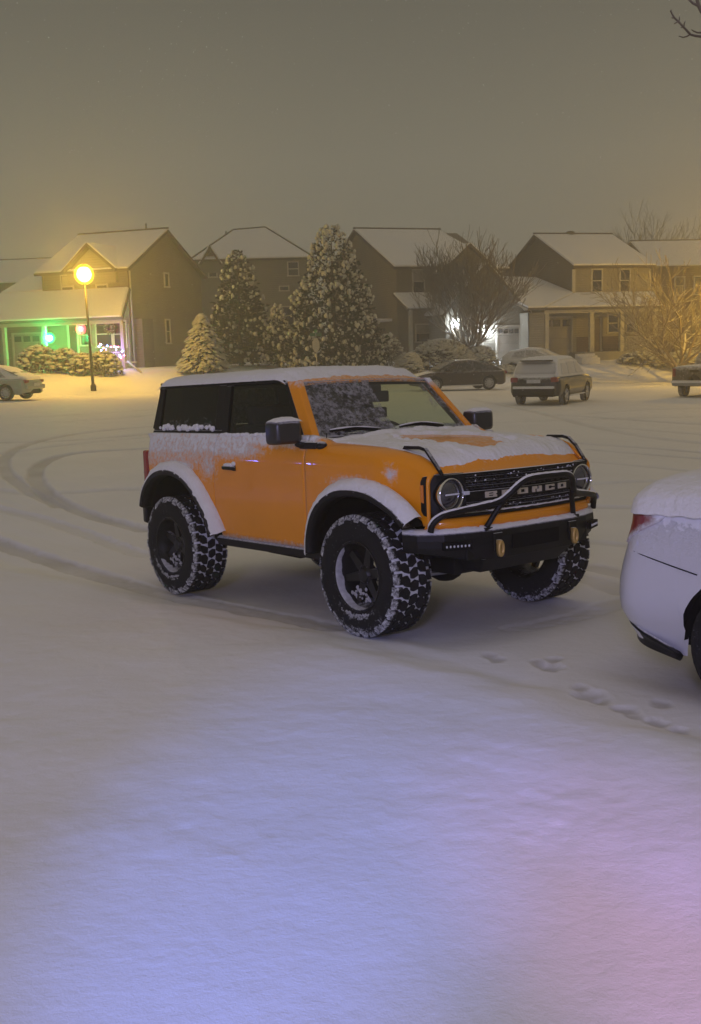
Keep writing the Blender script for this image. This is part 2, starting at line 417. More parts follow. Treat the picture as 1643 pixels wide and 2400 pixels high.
def ground():
    ang = np.concatenate([np.linspace(-75, -23, 40)[:-1], np.linspace(-23, 23, 620), np.linspace(23, 75, 40)[1:]])
    rad = np.concatenate([np.geomspace(.6, 3.6, 40)[:-1], np.geomspace(3.6, 26, 560), np.geomspace(26, 75, 190)[1:], np.geomspace(75, 230, 25)[1:]])
    A, Rr = np.meshgrid(np.radians(ang), rad)
    x = Rr * np.sin(A); y = Rr * np.cos(A)
    z, s, yc = base_v(x, y)
    d = Rr
    n = .030 * vnoise(x * .55, y * .9, 1) + .012 * vnoise(x * 1.9 + y, y * 2.3, 2) + .006 * vnoise(x * 6, y * 7, 3) + .0045 * vnoise(x * 15, y * 15, 4) * (vnoise(x * 1.3, y * 1.3, 44) + .6)
    lawnish = smv(-.1, .4, s)
    z += n * (.35 + .75 * lawnish)
    # wind-rippled drift lines on the near lawn
    z += .022 * lawnish * vnoise(x * 1.1 + 3, y * 1.5, 8)
    edgeband = np.exp(-((s - .15) / .25) ** 2)
    z += .035 * edgeband * vnoise(x * 3, y * 3, 6)
    packed = np.zeros_like(z)
    for pts, wd, dp, am in TRACKS:
        best = np.full(z.shape, 9.0)
        P = [(p.x, p.y) for p in pts]
        # smooth the polyline
        for _ in range(2):
            Q = [P[0]]
            for a, b in zip(P, P[1:]):
                Q += [(a[0] * .75 + b[0] * .25, a[1] * .75 + b[1] * .25), (a[0] * .25 + b[0] * .75, a[1] * .25 + b[1] * .75)]
            P = Q + [P[-1]]
        for (ax, ay), (bx_, by) in zip(P, P[1:]):
            vx, vy = bx_ - ax, by - ay; L2 = vx * vx + vy * vy + 1e-9
            t = np.clip(((x - ax) * vx + (y - ay) * vy) / L2, 0, 1)
            best = np.minimum(best, np.hypot(x - ax - t * vx, y - ay - t * vy))
        br = vnoise(x * 1.3, y * 1.3, 11)
        k = 1 - smv(wd * .38, wd * .62, best + .05 * vnoise(x * 9, y * 9, 10))
        near_ = smv(13, 9, y) * (y < 14); dpe = dp * (1 - .70 * near_)
        z -= dpe * k; z += dpe * .06 * np.exp(-((best - wd * .75) / (wd * .22)) ** 2)
        z += .012 * k * vnoise(x * 14, y * 14, 12)
        packed = np.maximum(packed, k * am * (.50 + .4 * br))
    for a, b, r_, dp in FEET:
        q = on_ground(a * DK, b * DK); dd = np.hypot((x - q.x), (y - q.y) * .75) + .03 * vnoise(x * 22, y * 22, 31); dp *= .5; packed = np.maximum(packed, .62 * np.exp(-(dd / r_) ** 4))
        z -= dp * np.exp(-(dd / r_) ** 4); z += dp * .08 * np.exp(-((dd - r_ * 1.4) / (r_ * .3)) ** 2)
    # thinner, darker snow under the truck and beside the sedan
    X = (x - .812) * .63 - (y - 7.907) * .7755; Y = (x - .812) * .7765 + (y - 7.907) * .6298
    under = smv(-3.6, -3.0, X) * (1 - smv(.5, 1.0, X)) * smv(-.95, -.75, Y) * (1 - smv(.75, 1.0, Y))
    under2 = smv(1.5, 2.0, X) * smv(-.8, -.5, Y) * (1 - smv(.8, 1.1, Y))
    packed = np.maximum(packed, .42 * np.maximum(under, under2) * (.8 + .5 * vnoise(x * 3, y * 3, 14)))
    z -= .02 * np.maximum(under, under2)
    z -= .01 * (1 - lawnish) * (y < 50) * (vnoise(X * .8, Y * 9, 21) + .1) * smv(9, 14, y)
    nr, nc = z.shape
    co = np.stack([x, y, z], -1).reshape(-1, 3); pk = packed.reshape(-1)
    idx = np.arange(nr * nc).reshape(nr, nc)
    q = np.stack([idx[:-1, :-1], idx[:-1, 1:], idx[1:, 1:], idx[1:, :-1]], -1).reshape(-1, 4)[:, ::-1]
    cls = np.zeros(q.shape[0], int)
    sc_ = s.reshape(-1)[q].mean(1); yy = y.reshape(-1)[q].mean(1); ycc = yc.reshape(-1)[q].mean(1)
    cls[(sc_ > 0) & (yy < 30)] = 1; cls[yy > ycc] = 2
    for k, nm in ((0, 'road'), (1, 'lawn'), (2, 'lawn')):
        f = q[cls == k]; used, inv = np.unique(f.reshape(-1), return_inverse=True)
        me = bpy.data.meshes.new(nm); me.vertices.add(len(used)); me.vertices.foreach_set('co', co[used].reshape(-1).astype(np.float32))
        nf = len(f); me.loops.add(nf * 4); me.polygons.add(nf)
        me.polygons.foreach_set('loop_start', np.arange(nf) * 4); me.polygons.foreach_set('loop_total', np.full(nf, 4))
        me.loops.foreach_set('vertex_index', inv.reshape(-1).astype(np.int32))
        a = me.attributes.new('packed', 'FLOAT', 'POINT'); a.data.foreach_set('value', pk[used].astype(np.float32))
        me.update(calc_edges=True); me.validate(); me.polygons.foreach_set('use_smooth', [True] * nf)
        me.materials.append(m_ground)
        o = bpy.data.objects.new(nm, me); COL.objects.link(o)
        tag(o, {0: 'snow covered street with curving tyre tracks', 1: 'smooth snow covered lawn in the foreground', 2: 'snowy lawns rising to the houses across the street'}[k], None, kind='structure')
    # ground around and behind the photographer
    mb = MB(); n = 40
    rows = []
    for r_ in (.6, 3, 8, 20, 60, 130):
        rows.append([(r_ * math.sin(R(75 + 210 * i / n)), r_ * math.cos(R(75 + 210 * i / n)), gz(r_ * math.sin(R(75 + 210 * i / n)), r_ * math.cos(R(75 + 210 * i / n)))) for i in range(n + 1)])
    mb.grid(rows); mb.add([(r_[0], r_[1], r_[2]) for r_ in [(.6 * math.sin(t * PI / 10), .6 * math.cos(t * PI / 10), gz(0, 0)) for t in range(20)]], [tuple(reversed(range(20)))])
    o = mb.build('ground', m_ground); tag(o, 'snow covered ground around the photographer', kind='structure')
ground()
# ================================================================ orange off-road truck
def build_truck():
    T = empty('off_road_truck', TRUCK)
    tag(T, 'orange two-door off-road vehicle with black bull bar and big snowy tyres, dusted with snow', 'off-road vehicle')
    WR = .43; WX = (0.0, -2.55)
    lipF = [(-.545, .54), (-.535, .66), (-.48, .80), (-.38, .905), (-.23, .975), (-.06, .995), (.12, .98), (.27, .93), (.39, .87), (.485, .80)]
    lipR = [(-3.05, .74), (-3.0, .86), (-2.90, .965), (-2.76, 1.035), (-2.58, 1.06), (-2.40, 1.035), (-2.24, .96), (-2.10, .84), (-1.99, .71), (-1.92, .57)]
    def offset(poly, d):
        out = []
        for i, p in enumerate(poly):
            a = poly[max(0, i - 1)]; b = poly[min(len(poly) - 1, i + 1)]
            tx, tz = b[0] - a[0], b[1] - a[1]; l = math.hypot(tx, tz)
            out.append((p[0] - tz / l * d, p[1] + tx / l * d))
        return out
    def dens(poly, n=6):
        # catmull-rom
        out = []
        P = [poly[0]] + poly + [poly[-1]]
        for i in range(1, len(P) - 2):
            for k in range(n):
                t = k / n
                out.append(tuple(.5 * ((2 * P[i][j]) + (-P[i - 1][j] + P[i + 1][j]) * t + (2 * P[i - 1][j] - 5 * P[i][j] + 4 * P[i + 1][j] - P[i + 2][j]) * t * t + (-P[i - 1][j] + 3 * P[i][j] - 3 * P[i + 1][j] + P[i + 2][j]) * t ** 3) for j in (0, 1)))
        out.append(poly[-1]); return out
    cutF = offset(lipF, .035); cutR = offset(lipR, .035)
    tabF = sorted(cutF); tabR = sorted(cutR)
    def zbot(x):
        b = .555
        if tabF[0][0] < x < tabF[-1][0]: b = max(b, interp(tabF, x))
        elif x >= tabF[-1][0]: b = .80
        if tabR[0][0] < x < tabR[-1][0]: b = max(b, interp(tabR, x))
        elif x <= tabR[0][0]: b = .72
        return b
    ztopt = [(-3.1, 1.40), (-.62, 1.385), (-.46, 1.318), (-.2, 1.308), (.1, 1.292), (.3, 1.268), (.42, 1.240), (.50, 1.195), (.545, 1.155), (.575, 1.135)]
    def ztop(x): return interp(ztopt, x)
    def ysurf(x, z):
        y = .905 - .045 * sm(.85, .5, z) - .15 * max(0, z - 1.15) ** 1.3
        if x > .15: y -= .092 * sm(.12, .57, x)
        if x < -2.98: y -= .10 * ((-2.98 - x) / .12) ** 2
        # pressed shoulder line above the arches and along the door
        y += .006 * math.exp(-((z - 1.19) / .03) ** 2)
        return y
    def section(x, n=16):
        zb, zt = zbot(x), ztop(x)
        cab = 1 - sm(-.66, -.48, x)
        yin = lerp(.775 - .06 * sm(.3, .58, x), .842, cab); zs = lerp(zt - .075, 1.26, cab)
        ys = ysurf(x, zs)
        pts = []
        for i in range(n):
            z = lerp(zb, zs, i / (n - 1)); pts.append((ysurf(x, z), z))
        for k in range(1, 8):
            a = k / 7 * PI / 2
            rnd_y = yin + (ys - yin) * math.cos(a); rnd_z = zs + (zt - zs) * math.sin(a)
            lin_y = lerp(ys, yin, k / 7); lin_z = lerp(zs, zt, k / 7)
            c_ = cab * .75
            pts.append((lerp(rnd_y, lin_y, c_), lerp(rnd_z, lin_z, c_)))
        return pts
    def snow_amt(x, y, z):
        # how much snow clings to the paint here (0..1)
        a = 0
        a = max(a, .46 * sm(1.14, 1.27, z) * sm(-.9, -1.5, x))         # rear shoulder
        a = max(a, .49 * sm(1.24, 1.35, z) * sm(-.45, -.62, x))       # below the glass
        a = max(a, .34 * sm(1.0, 1.2, z) * sm(-1.75, -2.2, x))
        a = max(a, .40 * math.exp(-((x + 2.0) ** 2 / .03 + (z - 1.15) ** 2 / .02)))
        a = max(a, .62 * math.exp(-((x + .12) ** 2 / .05 + (z - 1.06) ** 2 / .003)))
        a = max(a, .60 * math.exp(-((x + 2.5) ** 2 / .10 + (z - 1.13) ** 2 / .004)))
        a = max(a, .40 * math.exp(-((x - .27) ** 2 / .004 + (z - 1.14) ** 2 / .004)))
        a = max(a, .34 * sm(.62, .56, z))
        return a + .19
    def panel(name, x0, x1, side, mt=m_orange, label=None, extra=()):
        xs = [x0 + (x1 - x0) * i / max(8, int((x1 - x0) / .025)) for i in range(max(8, int((x1 - x0) / .025)) + 1)]
        for t in (tabF, tabR):
            for p in t:
                if x0 < p[0] < x1: xs += [p[0] - .004, p[0] + .004]
        xs = sorted(set(xs + list(extra)))
        mb = MB(); rows = []; at_ = []
        for x in xs:
            sec = section(x); rows.append([(x, side * y, z) for y, z in sec]); at_ += [snow_amt(x, y, z) for y, z in sec]
        if side > 0: rows = rows[::-1]; at_ = [a for i in reversed(range(len(xs))) for a in at_[i * 23:(i + 1) * 23]]
        mb.grid(rows, att=at_)
        o = mb.build(name, mt, T, attr='snow')
        s = o.modifiers.new('thick', 'SOLIDIFY'); s.thickness = .02; s.offset = -1
        if label: o['label'] = label
        return o
    for sd in (-1, 1):
        panel('quarter_panel', -3.10, -1.912, sd, label=None)
        dr = panel('door', -1.905, -.662, sd)
        panel('fender', -.655, .565, sd)
        # handle
        hb = MB(); hb.tube([(-1.745, sd * .925, 1.128), (-1.73, sd * .945, 1.132), (-1.60, sd * .945, 1.13), (-1.585, sd * .925, 1.126)], .017, 8)
        hb.box((-1.60, sd * .915, 1.13), (.05, .03, .045))
        h = hb.build('door_handle', m_black, dr, bevel=.003)
        sb = MB(); sb.ball((-1.665, sd * .935, 1.155), (.075, .022, .016), 10, 6); sb.ball((-1.60, sd * .925, 1.165), (.03, .02, .02), 8, 5)
        sb.build('snow', m_snow, h)
    # inner structure closes the gaps between panels: floor, inner walls
    mb = MB()
    for sd in (-1, 1):
        mb.bx(-1.90, -.56, sd * .84, sd * .868, .58, 1.24)
        mb.bx(-1.95, -1.87, sd * .80, sd * .875, .60, 1.25); mb.bx(-.70, -.62, sd * .80, sd * .875, .60, 1.25)
        mb.bx(-3.0, -1.94, sd * .50, sd * .53, .58, 1.15); mb.bx(-.52, .5, sd * .48, sd * .51, .6, 1.15)
        mb.bx(-3.0, -1.94, sd * .53, sd * .86, 1.09, 1.12); mb.bx(-.54, .52, sd * .51, sd * .84, 1.03, 1.06)
        mb.bx(-1.96, -1.93, sd * .53, sd * .85, .58, 1.09); mb.bx(-.56, -.54, sd * .51, sd * .85, .58, 1.03)
    mb.bx(-3.0, .45, -.78, .78, .56, .60)
    mb.build('underbody', m_black_clean, T)
    # rear end
    mb = MB(); rows = []
    for i in range(9):
        z = lerp(.72, 1.395, i / 8); yb = ysurf(-3.10, z) - .004 - .03 * sm(1.25, 1.4, z)
        rows.append([(-3.10 - .012 * math.cos(PI / 2 * u), u * yb, z) for u in [k / 8 - 1 for k in range(17)]])
    mb.grid(rows, att=[.12] * 9 * 17); tg = mb.build('tailgate', m_orange, T, attr='snow')
    s = tg.modifiers.new('thick', 'SOLIDIFY'); s.thickness = .02; s.offset = 1
    for sd in (-1, 1):
        mb = MB(); mb.box((-3.095, sd * .85, 1.10), (.09, .13, .30)); t_ = mb.build('tail_light', m_red, T, bevel=.02)
        mb = MB(); mb.bx(-3.145, -3.05, sd * .79, sd * .905, 1.04, 1.06); mb.build('bezel', m_black_clean, t_)
    mb = MB()
    mb.prism([(-3.11, -.93), (-3.11, .93), (-3.22, .90), (-3.29, .70), (-3.29, -.70), (-3.22, -.90)], lambda a, b, t: (a, b, t), .58, .76)
    mb.build('rear_bumper', m_black, T, bevel=.02)
    # flares
    for lip in (lipF, lipR):
        D = dens(lip)
        for sd in (-1, 1):
            prof = [(-.012, .90), (-.012, .985), (.0, 1.0), (.028, 1.002), (.040, .985), (.062, .945), (.088, .90)]
            rows = []
            for i in range(len(D)):
                row = []
                for (o_, y) in prof:
                    q = offset(D, o_)[i] if False else None
                rows.append(row)
            offs = {o_: offset(D, o_) for o_, _ in prof}
            rows = [[(offs[o_][i][0], sd * y, offs[o_][i][1]) for o_, y in prof] for i in range(len(D))]
            if sd > 0: rows = rows[::-1]
            mb = MB(); mb.grid(rows); fl = mb.build('wheel_arch_flare', m_black, T, angle=40)
            s = fl.modifiers.new('thick', 'SOLIDIFY'); s.thickness = .006; s.offset = -1
            # snow resting on the flare
            rows = []; nn = len(D)
            rn = random.Random(4)
            for i in range(nn):
                u = i / (nn - 1); a = D[max(0, i - 1)]; b = D[min(nn - 1, i + 1)]
                nz = (b[0] - a[0]) / math.hypot(b[0] - a[0], b[1] - a[1])
                th = .021 * max(0, nz) ** .5 * min(1, 10 * u, 10 * (1 - u)) if nz > 0 else 0
                if D[i][0] > -1: th *= .75 + .55 * sm(-.3, .3, D[i][0])
                else: th *= .75 + .55 * sm(-2.75, -2.2, D[i][0])
                row = []
                for k, (o_, y) in enumerate([(.034, 1.004), (.058, .998), (.083, .972), (.103, .935), (.112, .905), (.105, .885)]):
                    hgt = (0, .55, 1, 1, .7, 0)[k] * th
                    jn = noise.noise(Vector((D[i][0] * 22, D[i][1] * 22, k * 1.1))) * .010 + noise.noise(Vector((D[i][0] * 60, D[i][1] * 60, k * 2.1))) * .004
                    row.append((offs.setdefault(o_, offset(D, o_))[i][0], sd * (y + hgt * .4 + jn), offs[o_][i][1] - .016 + hgt + jn))
                rows.append(row)
            if sd > 0: rows = rows[::-1]
            mb = MB(); mb.grid(rows); mb.build('snow', m_snow, fl)
            # wheel well liner
            mb = MB(); lin = offset(D, -.004)
            rows = [[(p[0], sd * y, p[1]) for y in (.90, .52)] for p in lin]
            mb.grid(rows if sd < 0 else rows[::-1]); mb.build('wheel_well', m_black_clean, T)
    # rocker
    for sd in (-1, 1):
        mb = MB(); mb.prism([(.80, .46), (.875, .475), (.885, .535), (.86, .552), (.80, .552)], lambda a, b, t: (t, sd * a, b), -1.98, -.55)
        mb.build('rocker_panel', m_frost, T, bevel=.008)
    # hood
    def hoodz(x, v):
        z = ztop(min(x, .575)) - .000 + .030 * (1 - v * v) * sm(.66, .45, x)
        if abs(v) < .62: z += .012 * sm(.62, .52, abs(v)) * sm(.62, .4, x)
        return z
    rows = []; at_ = []
    xs = [-.47 + i * .0268 for i in range(40)] + [.586, .592]
    for i, u in enumerate(xs):
        row = []
        for k in range(41):
            v = k / 20 - 1
            bul = .055 * (1 - v * v) * sm(.2, .6, u)
            z = hoodz(u, v) if u <= .60 else hoodz(.60, v) - (.006 if u < .59 else .012)
            row.append((u + bul * 1.6, v * (.773 - .06 * sm(.3, .58, u)), z)); at_.append(.36 if u < .50 else lerp(.42, .24, sm(.46, .57, u)))
        rows.append(row)
    mb = MB(); mb.grid(rows[::-1], att=at_[::-1]); hd = mb.build('hood', m_orange, T, attr='snow')
    s = hd.modifiers.new('thick', 'SOLIDIFY'); s.thickness = .015; s.offset = -1
    rows = []
    for i in range(96):
        u = -.50 + i * .0117; row = []
        for k in range(101):
            v = k / 50 - 1; bul = .055 * (1 - v * v) * sm(.2, .6, u)
            th = .028 + .016 * noise.noise(Vector((u * 5, v * 4, 1))) + .008 * noise.noise(Vector((u * 22, v * 18, 3)))
            dd = ((u - .03 - .10 * v) / .45) ** 2 + ((v + .12) / .44) ** 2 + .6 * noise.noise(Vector((u * 6, v * 5, 7))) + .25 * noise.noise(Vector((u * 22, v * 16, 2)))
            th *= sm(.72, 1.15, dd)
            th *= sm(.53, .46, u + .012 * noise.noise(Vector((v * 34, 0, 5))) + .02 * noise.noise(Vector((v * 5, 0, 5)))) * sm(1.03, .95, abs(v) + .02 * noise.noise(Vector((u * 20, 9, v))))
            th *= sm(.62 + .25 * v, .2, u - .0) * .35 + .65
            row.append((u + bul * 1.6, v * (.785 - .06 * sm(.3, .58, u)), hoodz(u, v) - .004 + th + .008 * sm(-.42, -.50, u)))
        rows.append(row)
    mb = MB(); mb.grid(rows[::-1]); mb.build('snow', m_snow, hd)
    # cowl
    mb = MB(); mb.prism([(-.75, 1.33), (-.74, 1.378), (-.60, 1.352), (-.48, 1.318), (-.45, 1.29)], lambda a, b, t: (a, t, b), -.83, .83)
    cw = mb.build('cowl', m_black, T, bevel=.006)
    rows = []
    for i in range(14):
        u = i / 13; x = -.735 + .27 * u; rows.append([(x, v * .80, 1.385 - .055 * u - .006 + (.026 + .03 * math.exp(-((v - .15) / .3) ** 2) + .02 * noise.noise(Vector((x * 9, v * 6, 2)))) * sm(0, .15, u) * sm(1, .8, u) * (1 - .9 * math.exp(-((v + .80) / .16) ** 2))) for v in [k / 25 - 1 for k in range(51)]])
    mb = MB(); mb.grid(rows[::-1]); mb.build('snow', m_snow, cw)
    # ------------------------------------------------ greenhouse
    def gy(z): return .842 - (z - 1.39) / .45 * .145
    def gp(sd): return lambda a, b, t: (a, sd * (gy(b) + t), b)
    for sd in (-1, 1):
        def wall(nm, polys, mt, t0=-.035, t1=0, bev=.004):
            mb = MB()
            for p in polys: mb.prism(p if sd < 0 else p[::-1], gp(sd), t0, t1)
            return mb.build(nm, mt, T, bevel=bev)
        # hardtop side: strips butt end to end round the rear window
        wall('hardtop_side', [[(-3.06, 1.385), (-1.90, 1.385), (-1.90, 1.428), (-3.05, 1.428)],
                              [(-3.05, 1.431), (-2.945, 1.431), (-3.02, 1.80), (-3.10, 1.80)],
                              [(-2.02, 1.431), (-1.90, 1.431), (-1.985, 1.80), (-2.10, 1.80)],
                              [(-3.10, 1.803), (-1.985, 1.803), (-1.99, 1.85), (-3.12, 1.85)]], m_black)
        w = wall('window', [[(-2.943, 1.433), (-2.022, 1.433), (-2.102, 1.798), (-3.018, 1.798)]], m_glass_dark, -.022, -.014, 0)
        w['label'] = 'dark rear side window with snow along its sill'
        at_ = [.50 * sm(1.50, 1.43, v[2]) - .15 for v in [x_.co for x_ in w.data.vertices]]
        a = w.data.attributes.new('snow', 'FLOAT', 'POINT'); a.data.foreach_set('value', at_)
        mb = MB(); rn = random.Random(9)
        for k in range(60):
            x = -2.94 + .9 * rn.random(); r_ = .012 + .014 * rn.random()
            mb.ball((x, sd * (gy(1.44) + .002), 1.437 + rn.random() * .028), (r_ * 1.3, r_ * .8, r_), 7, 5)
        mb.build('snow', m_snow, w)
        wall('door_frame', [[(-1.89, 1.385), (-1.805, 1.385), (-1.90, 1.79), (-1.975, 1.79)],
                            [(-1.975, 1.793), (-1.12, 1.793), (-1.15, 1.812), (-1.98, 1.835)],
                            [(-.80, 1.385), (-.745, 1.385), (-1.105, 1.79), (-1.15, 1.79)]], m_black, -.03, .004)
        w = wall('window', [[(-1.803, 1.386), (-.802, 1.386), (-1.152, 1.788), (-1.898, 1.788)]], m_glass_door, -.018, -.012, 0)
        w['label'] = 'door window'
        at_ = [.40 * sm(1.46, 1.38, v[2]) - .15 for v in [x_.co for x_ in w.data.vertices]]
        a = w.data.attributes.new('snow', 'FLOAT', 'POINT'); a.data.foreach_set('value', at_)
        mb = MB()
        for k in range(70):
            x = -1.87 + 1.1 * rn.random(); r_ = .010 + .012 * rn.random()
            mb.ball((x, sd * (.853 + .012 * rn.random()), 1.388 + rn.random() * .010), (r_ * 2, r_, r_ * .8), 7, 5)
        mb.build('snow', m_snow, w)
        # A pillar, four-sided, orange
        B = [(-.742, .850), (-.640, .842), (-.640, .775), (-.742, .775)]; Tp = [(-1.115, .716), (-1.000, .700), (-1.000, .640), (-1.115, .640)]
        vs = [(x, sd * y, 1.375) for x, y in B] + [(x, sd * y, 1.800) for x, y in Tp]
        mb = MB(); fs = [(0, 1, 2, 3), (7, 6, 5, 4), (0, 4, 5, 1), (1, 5, 6, 2), (2, 6, 7, 3), (3, 7, 4, 0)]
        if sd < 0: fs = [f[::-1] for f in fs]
        # subdivide vertically so the snow amount varies
        rows = []
        for i in range(13):
            u = i / 12; rows.append([tuple(lerp(vs[k][j], vs[k + 4][j], u) for j in range(3)) for k in range(4)])
        at_ = []
        for i in range(13): at_ += [.02 + (.40 * sm(.75, 1, i / 12)) + (.30 if k in (1, 2) else 0) * (1 if sd > 0 else .35) for k in range(4)]
        mb.grid(rows if sd < 0 else rows, close=True, smooth=False, att=at_)
        mb.build('pillar', m_orange, T, attr='snow', bevel=.008)
    # windshield, curved
    def ws(u, v, off=0):
        # u 0 bottom..1 top, v -1..1 ; bows forward in the middle
        yb = lerp(.775, .655, u); x = lerp(-.655, -1.015, u) + .055 * (1 - v * v); z = lerp(1.372, 1.792, u) + .012 * (1 - v * v) * u
        return Vector((x + .76 * off, v * yb, z + .65 * off))
    rows = []; at_ = []
    for i in range(29):
        u = i / 28; row = []
        for k in range(57):
            v = k / 28 - 1; row.append(ws(u, v))
            edge = max(sm(.10, 0, u), sm(.90, 1, u), sm(.86, 1, abs(v)) * .9)
            a = .62 * edge
            passenger = sm(-.02, -.06, v)
            a = max(a, .44 * passenger + .07 * noise.noise(Vector((u * 3, v * 3, 0))))
            a = max(a, .45 * sm(.26, .05, u)); a = max(a, .40 * sm(.62, .85, v + .20 * (1 - u)) * sm(.2, .5, u))
            at_.append(a + .04)
        rows.append(row)
    mb = MB(); mb.grid(rows, att=at_); wsh = mb.build('windshield', m_glass_clear, T, attr='snow', label='frosted windshield, cleared on the driver side')
    # black frit border and mirror housing behind the glass
    mb = MB()
    def strip(u0, u1, v0, v1, off=-.012):
        n = 14; rw = []
        for i in range(3):
            u = lerp(u0, u1, i / 2); rw.append([ws(u, lerp(v0, v1, k / n), off) for k in range(n + 1)])
        mb.grid(rw)
    strip(.90, .995, -1, 1); strip(0, .06, -1, 1); strip(.06, .90, -1, -.93); strip(.06, .90, .90, 1)
    fr = mb.build('windshield_border', m_black_clean, T)
    mb = MB(); c_ = ws(.80, 0, -.09); mb.box(c_, (.10, .30, .09)); mb.box(ws(.55, -.06, -.12), (.04, .27, .085)); mb.box(ws(.9, 0, -.07), (.12, .16, .08))
    mb.build('rear_view_mirror', m_cabin, T, bevel=.012)
    # header and roof
    rows = []; at_ = []
    HW = .705
    def roofz(x, v):
        u = sm(-1.30, -1.0, x)
        return 1.872 - .035 * abs(v) ** 6 - .012 * v * v - .075 * u ** 1.6 - .012 * (1 - v * v) * 0 - .03 * sm(-3.05, -3.12, x)
    xs = [-3.12 + i * .06 for i in range(30)] + [-1.30, -1.25, -1.20, -1.15, -1.10, -1.05, -1.01]
    for x in xs:
        rows.append([(x + .06 * (1 - (k / 16 - 1) ** 2) * sm(-1.5, -1.0, x), (k / 16 - 1) * HW, roofz(x, k / 16 - 1)) for k in range(33)])
        at_ += [.35] * 33
    i0 = 30
    mb = MB(); mb.grid(rows[:31][::-1]); rf = mb.build('roof', m_black, T); s = rf.modifiers.new('thick', 'SOLIDIFY'); s.thickness = .035; s.offset = -1
    mb = MB(); rr = rows[30:]; mb.grid(rr[::-1], att=[.42] * len(rr) * 33); hdr = mb.build('windshield_header', m_orange, T, attr='snow'); s = hdr.modifiers.new('thick', 'SOLIDIFY'); s.thickness = .03; s.offset = -1
    rows = []
    for i in range(90):
        x = -3.15 + i * (2.135 / 89); row = []
        for k in range(61):
            v = k / 30 - 1
            th = .050 + .010 * noise.noise(Vector((x * 3, v * 3, 0))) + .006 * noise.noise(Vector((x * 15, v * 10, 0)))
            ed = max(abs(v), 0); th *= (1 - abs(v) ** 8) ** .5 if abs(v) < 1 else 0
            th *= math.sqrt(max(0, 1 - max(0, (-3.08 - x) / .07) ** 2)) if x < -3.08 else 1
            fr_ = sm(-1.07, -1.34, x + .05 * noise.noise(Vector((x * 12, v * 12, 4)))); th *= fr_
            th -= .006 * sm(-1.30, -1.05, x)
            row.append((x + .06 * (1 - v * v) * sm(-1.5, -1.0, x), v * (HW + .018), roofz(min(-1.01, max(-3.12, x)), v * .99) - .010 * abs(v) ** 12 + th + .004 * noise.noise(Vector((x * 40, v * 30, 1)))))
        rows.append(row)
    mb = MB(); mb.grid(rows[::-1]); mb.build('snow', m_snow, rf)
    # rear of the hardtop
    mb = MB()
    def bk(a, b, t): return (-3.075 - .045 * (b - 1.39) / .46 + t, a, b)
    for p in ([(-.80, 1.39), (.80, 1.39), (.80, 1.44), (-.80, 1.44)], [(-.70, 1.79), (.70, 1.79), (.68, 1.85), (-.68, 1.85)],
              [(-.82, 1.443), (-.62, 1.443), (-.56, 1.787), (-.70, 1.787)], [(.62, 1.443), (.82, 1.443), (.70, 1.787), (.56, 1.787)]):
        mb.prism(p, bk, 0, .03)
    mb.build('hardtop_rear', m_black, T)
    mb = MB(); mb.prism([(-.618, 1.443), (.618, 1.443), (.558, 1.787), (-.558, 1.787)], bk, .010, .016); w = mb.build('rear_window', m_glass_dark, T)
    a = w.data.attributes.new('snow', 'FLOAT', 'POINT'); a.data.foreach_set('value', [.45] * len(w.data.vertices))
    # cabin
    mb = MB(); mb.bx(-.98, -.74, -.76, .76, 1.10, 1.33); mb.bx(-1.02, -.90, -.74, .74, 1.22, 1.345)
    mb.build('dashboard', m_cabin, T, bevel=.03)
    mb = MB(); mb.lathe([(.185, -.014), (.199, 0), (.185, .014), (.171, 0), (.185, -.014)], 24, 'x'); mb.box((0, 0, 0), (.02, .34, .05)); mb.box((0, 0, 0), (.04, .12, .12))
    mb.build('steering_wheel', m_cabin, T, loc=(-1.12, .37, 1.27), rot=(0, R(-22), 0))
    for x, w_ in ((-1.62, .50), (-2.40, .46)):
        for sd in (-1, 1):
            mb = MB(); mb.box((x, sd * .37, .90), (.52, w_, .18)); mb.box((x - .30, sd * .37, 1.18), (.16, w_ * .94, .56), Matrix.Rotation(R(-14), 3, 'Y'))
            mb.box((x - .37, sd * .37, 1.53), (.10, .26, .18), Matrix.Rotation(R(-14), 3, 'Y'))
            mb.build('seat', m_seat, T, bevel=.035)
    mb = MB()
    for sd in (-1, 1):
        mb.tube([(-2.0, sd * .66, .9), (-2.05, sd * .655, 1.5), (-2.08, sd * .60, 1.79), (-2.08, 0, 1.80)], .03, 8)
        mb.tube([(-2.08, sd * .60, 1.79), (-2.85, sd * .60, 1.78), (-2.95, sd * .66, 1.35)], .03, 8)
    mb.build('roll_bar', m_cabin, T)
    # ------------------------------------------------ front face
    def fx(y, z=0): return .572 + .108 * (1 - min(1, abs(y) / .82) ** 2)
    mb = MB()
    # grille back plate
    rows = []
    for z in (.835, .99, 1.14): rows.append([(fx(y) - .035, y, z) for y in [k / 12 * .78 for k in range(-12, 13)]])
    mb.grid(rows)
    # horizontal slats and uprights
    for z in (.885, .915, 1.035, 1.065, 1.095):
        for k in range(-18, 19):
            y = k * .030
            if abs(y) < .56: mb.box((fx(y) - .006, y, z), (.030, .022, .014))
    for z in (.868, .90, .931, 1.02, 1.05, 1.08, 1.112):
        mb.tube([(fx(y) - .014, y, z) for y in [k / 10 * .56 for k in range(-10, 11)]], .005, 5)
    rows = []
    for z, dx in ((.945, .002), (.948, .006), (1.006, .006), (1.009, .002)): rows.append([(fx(y) + dx, y, z) for y in [k / 12 * .545 for k in range(-12, 13)]])
    mb.grid(rows)
    gr = mb.build('grille', m_black, T, angle=40)
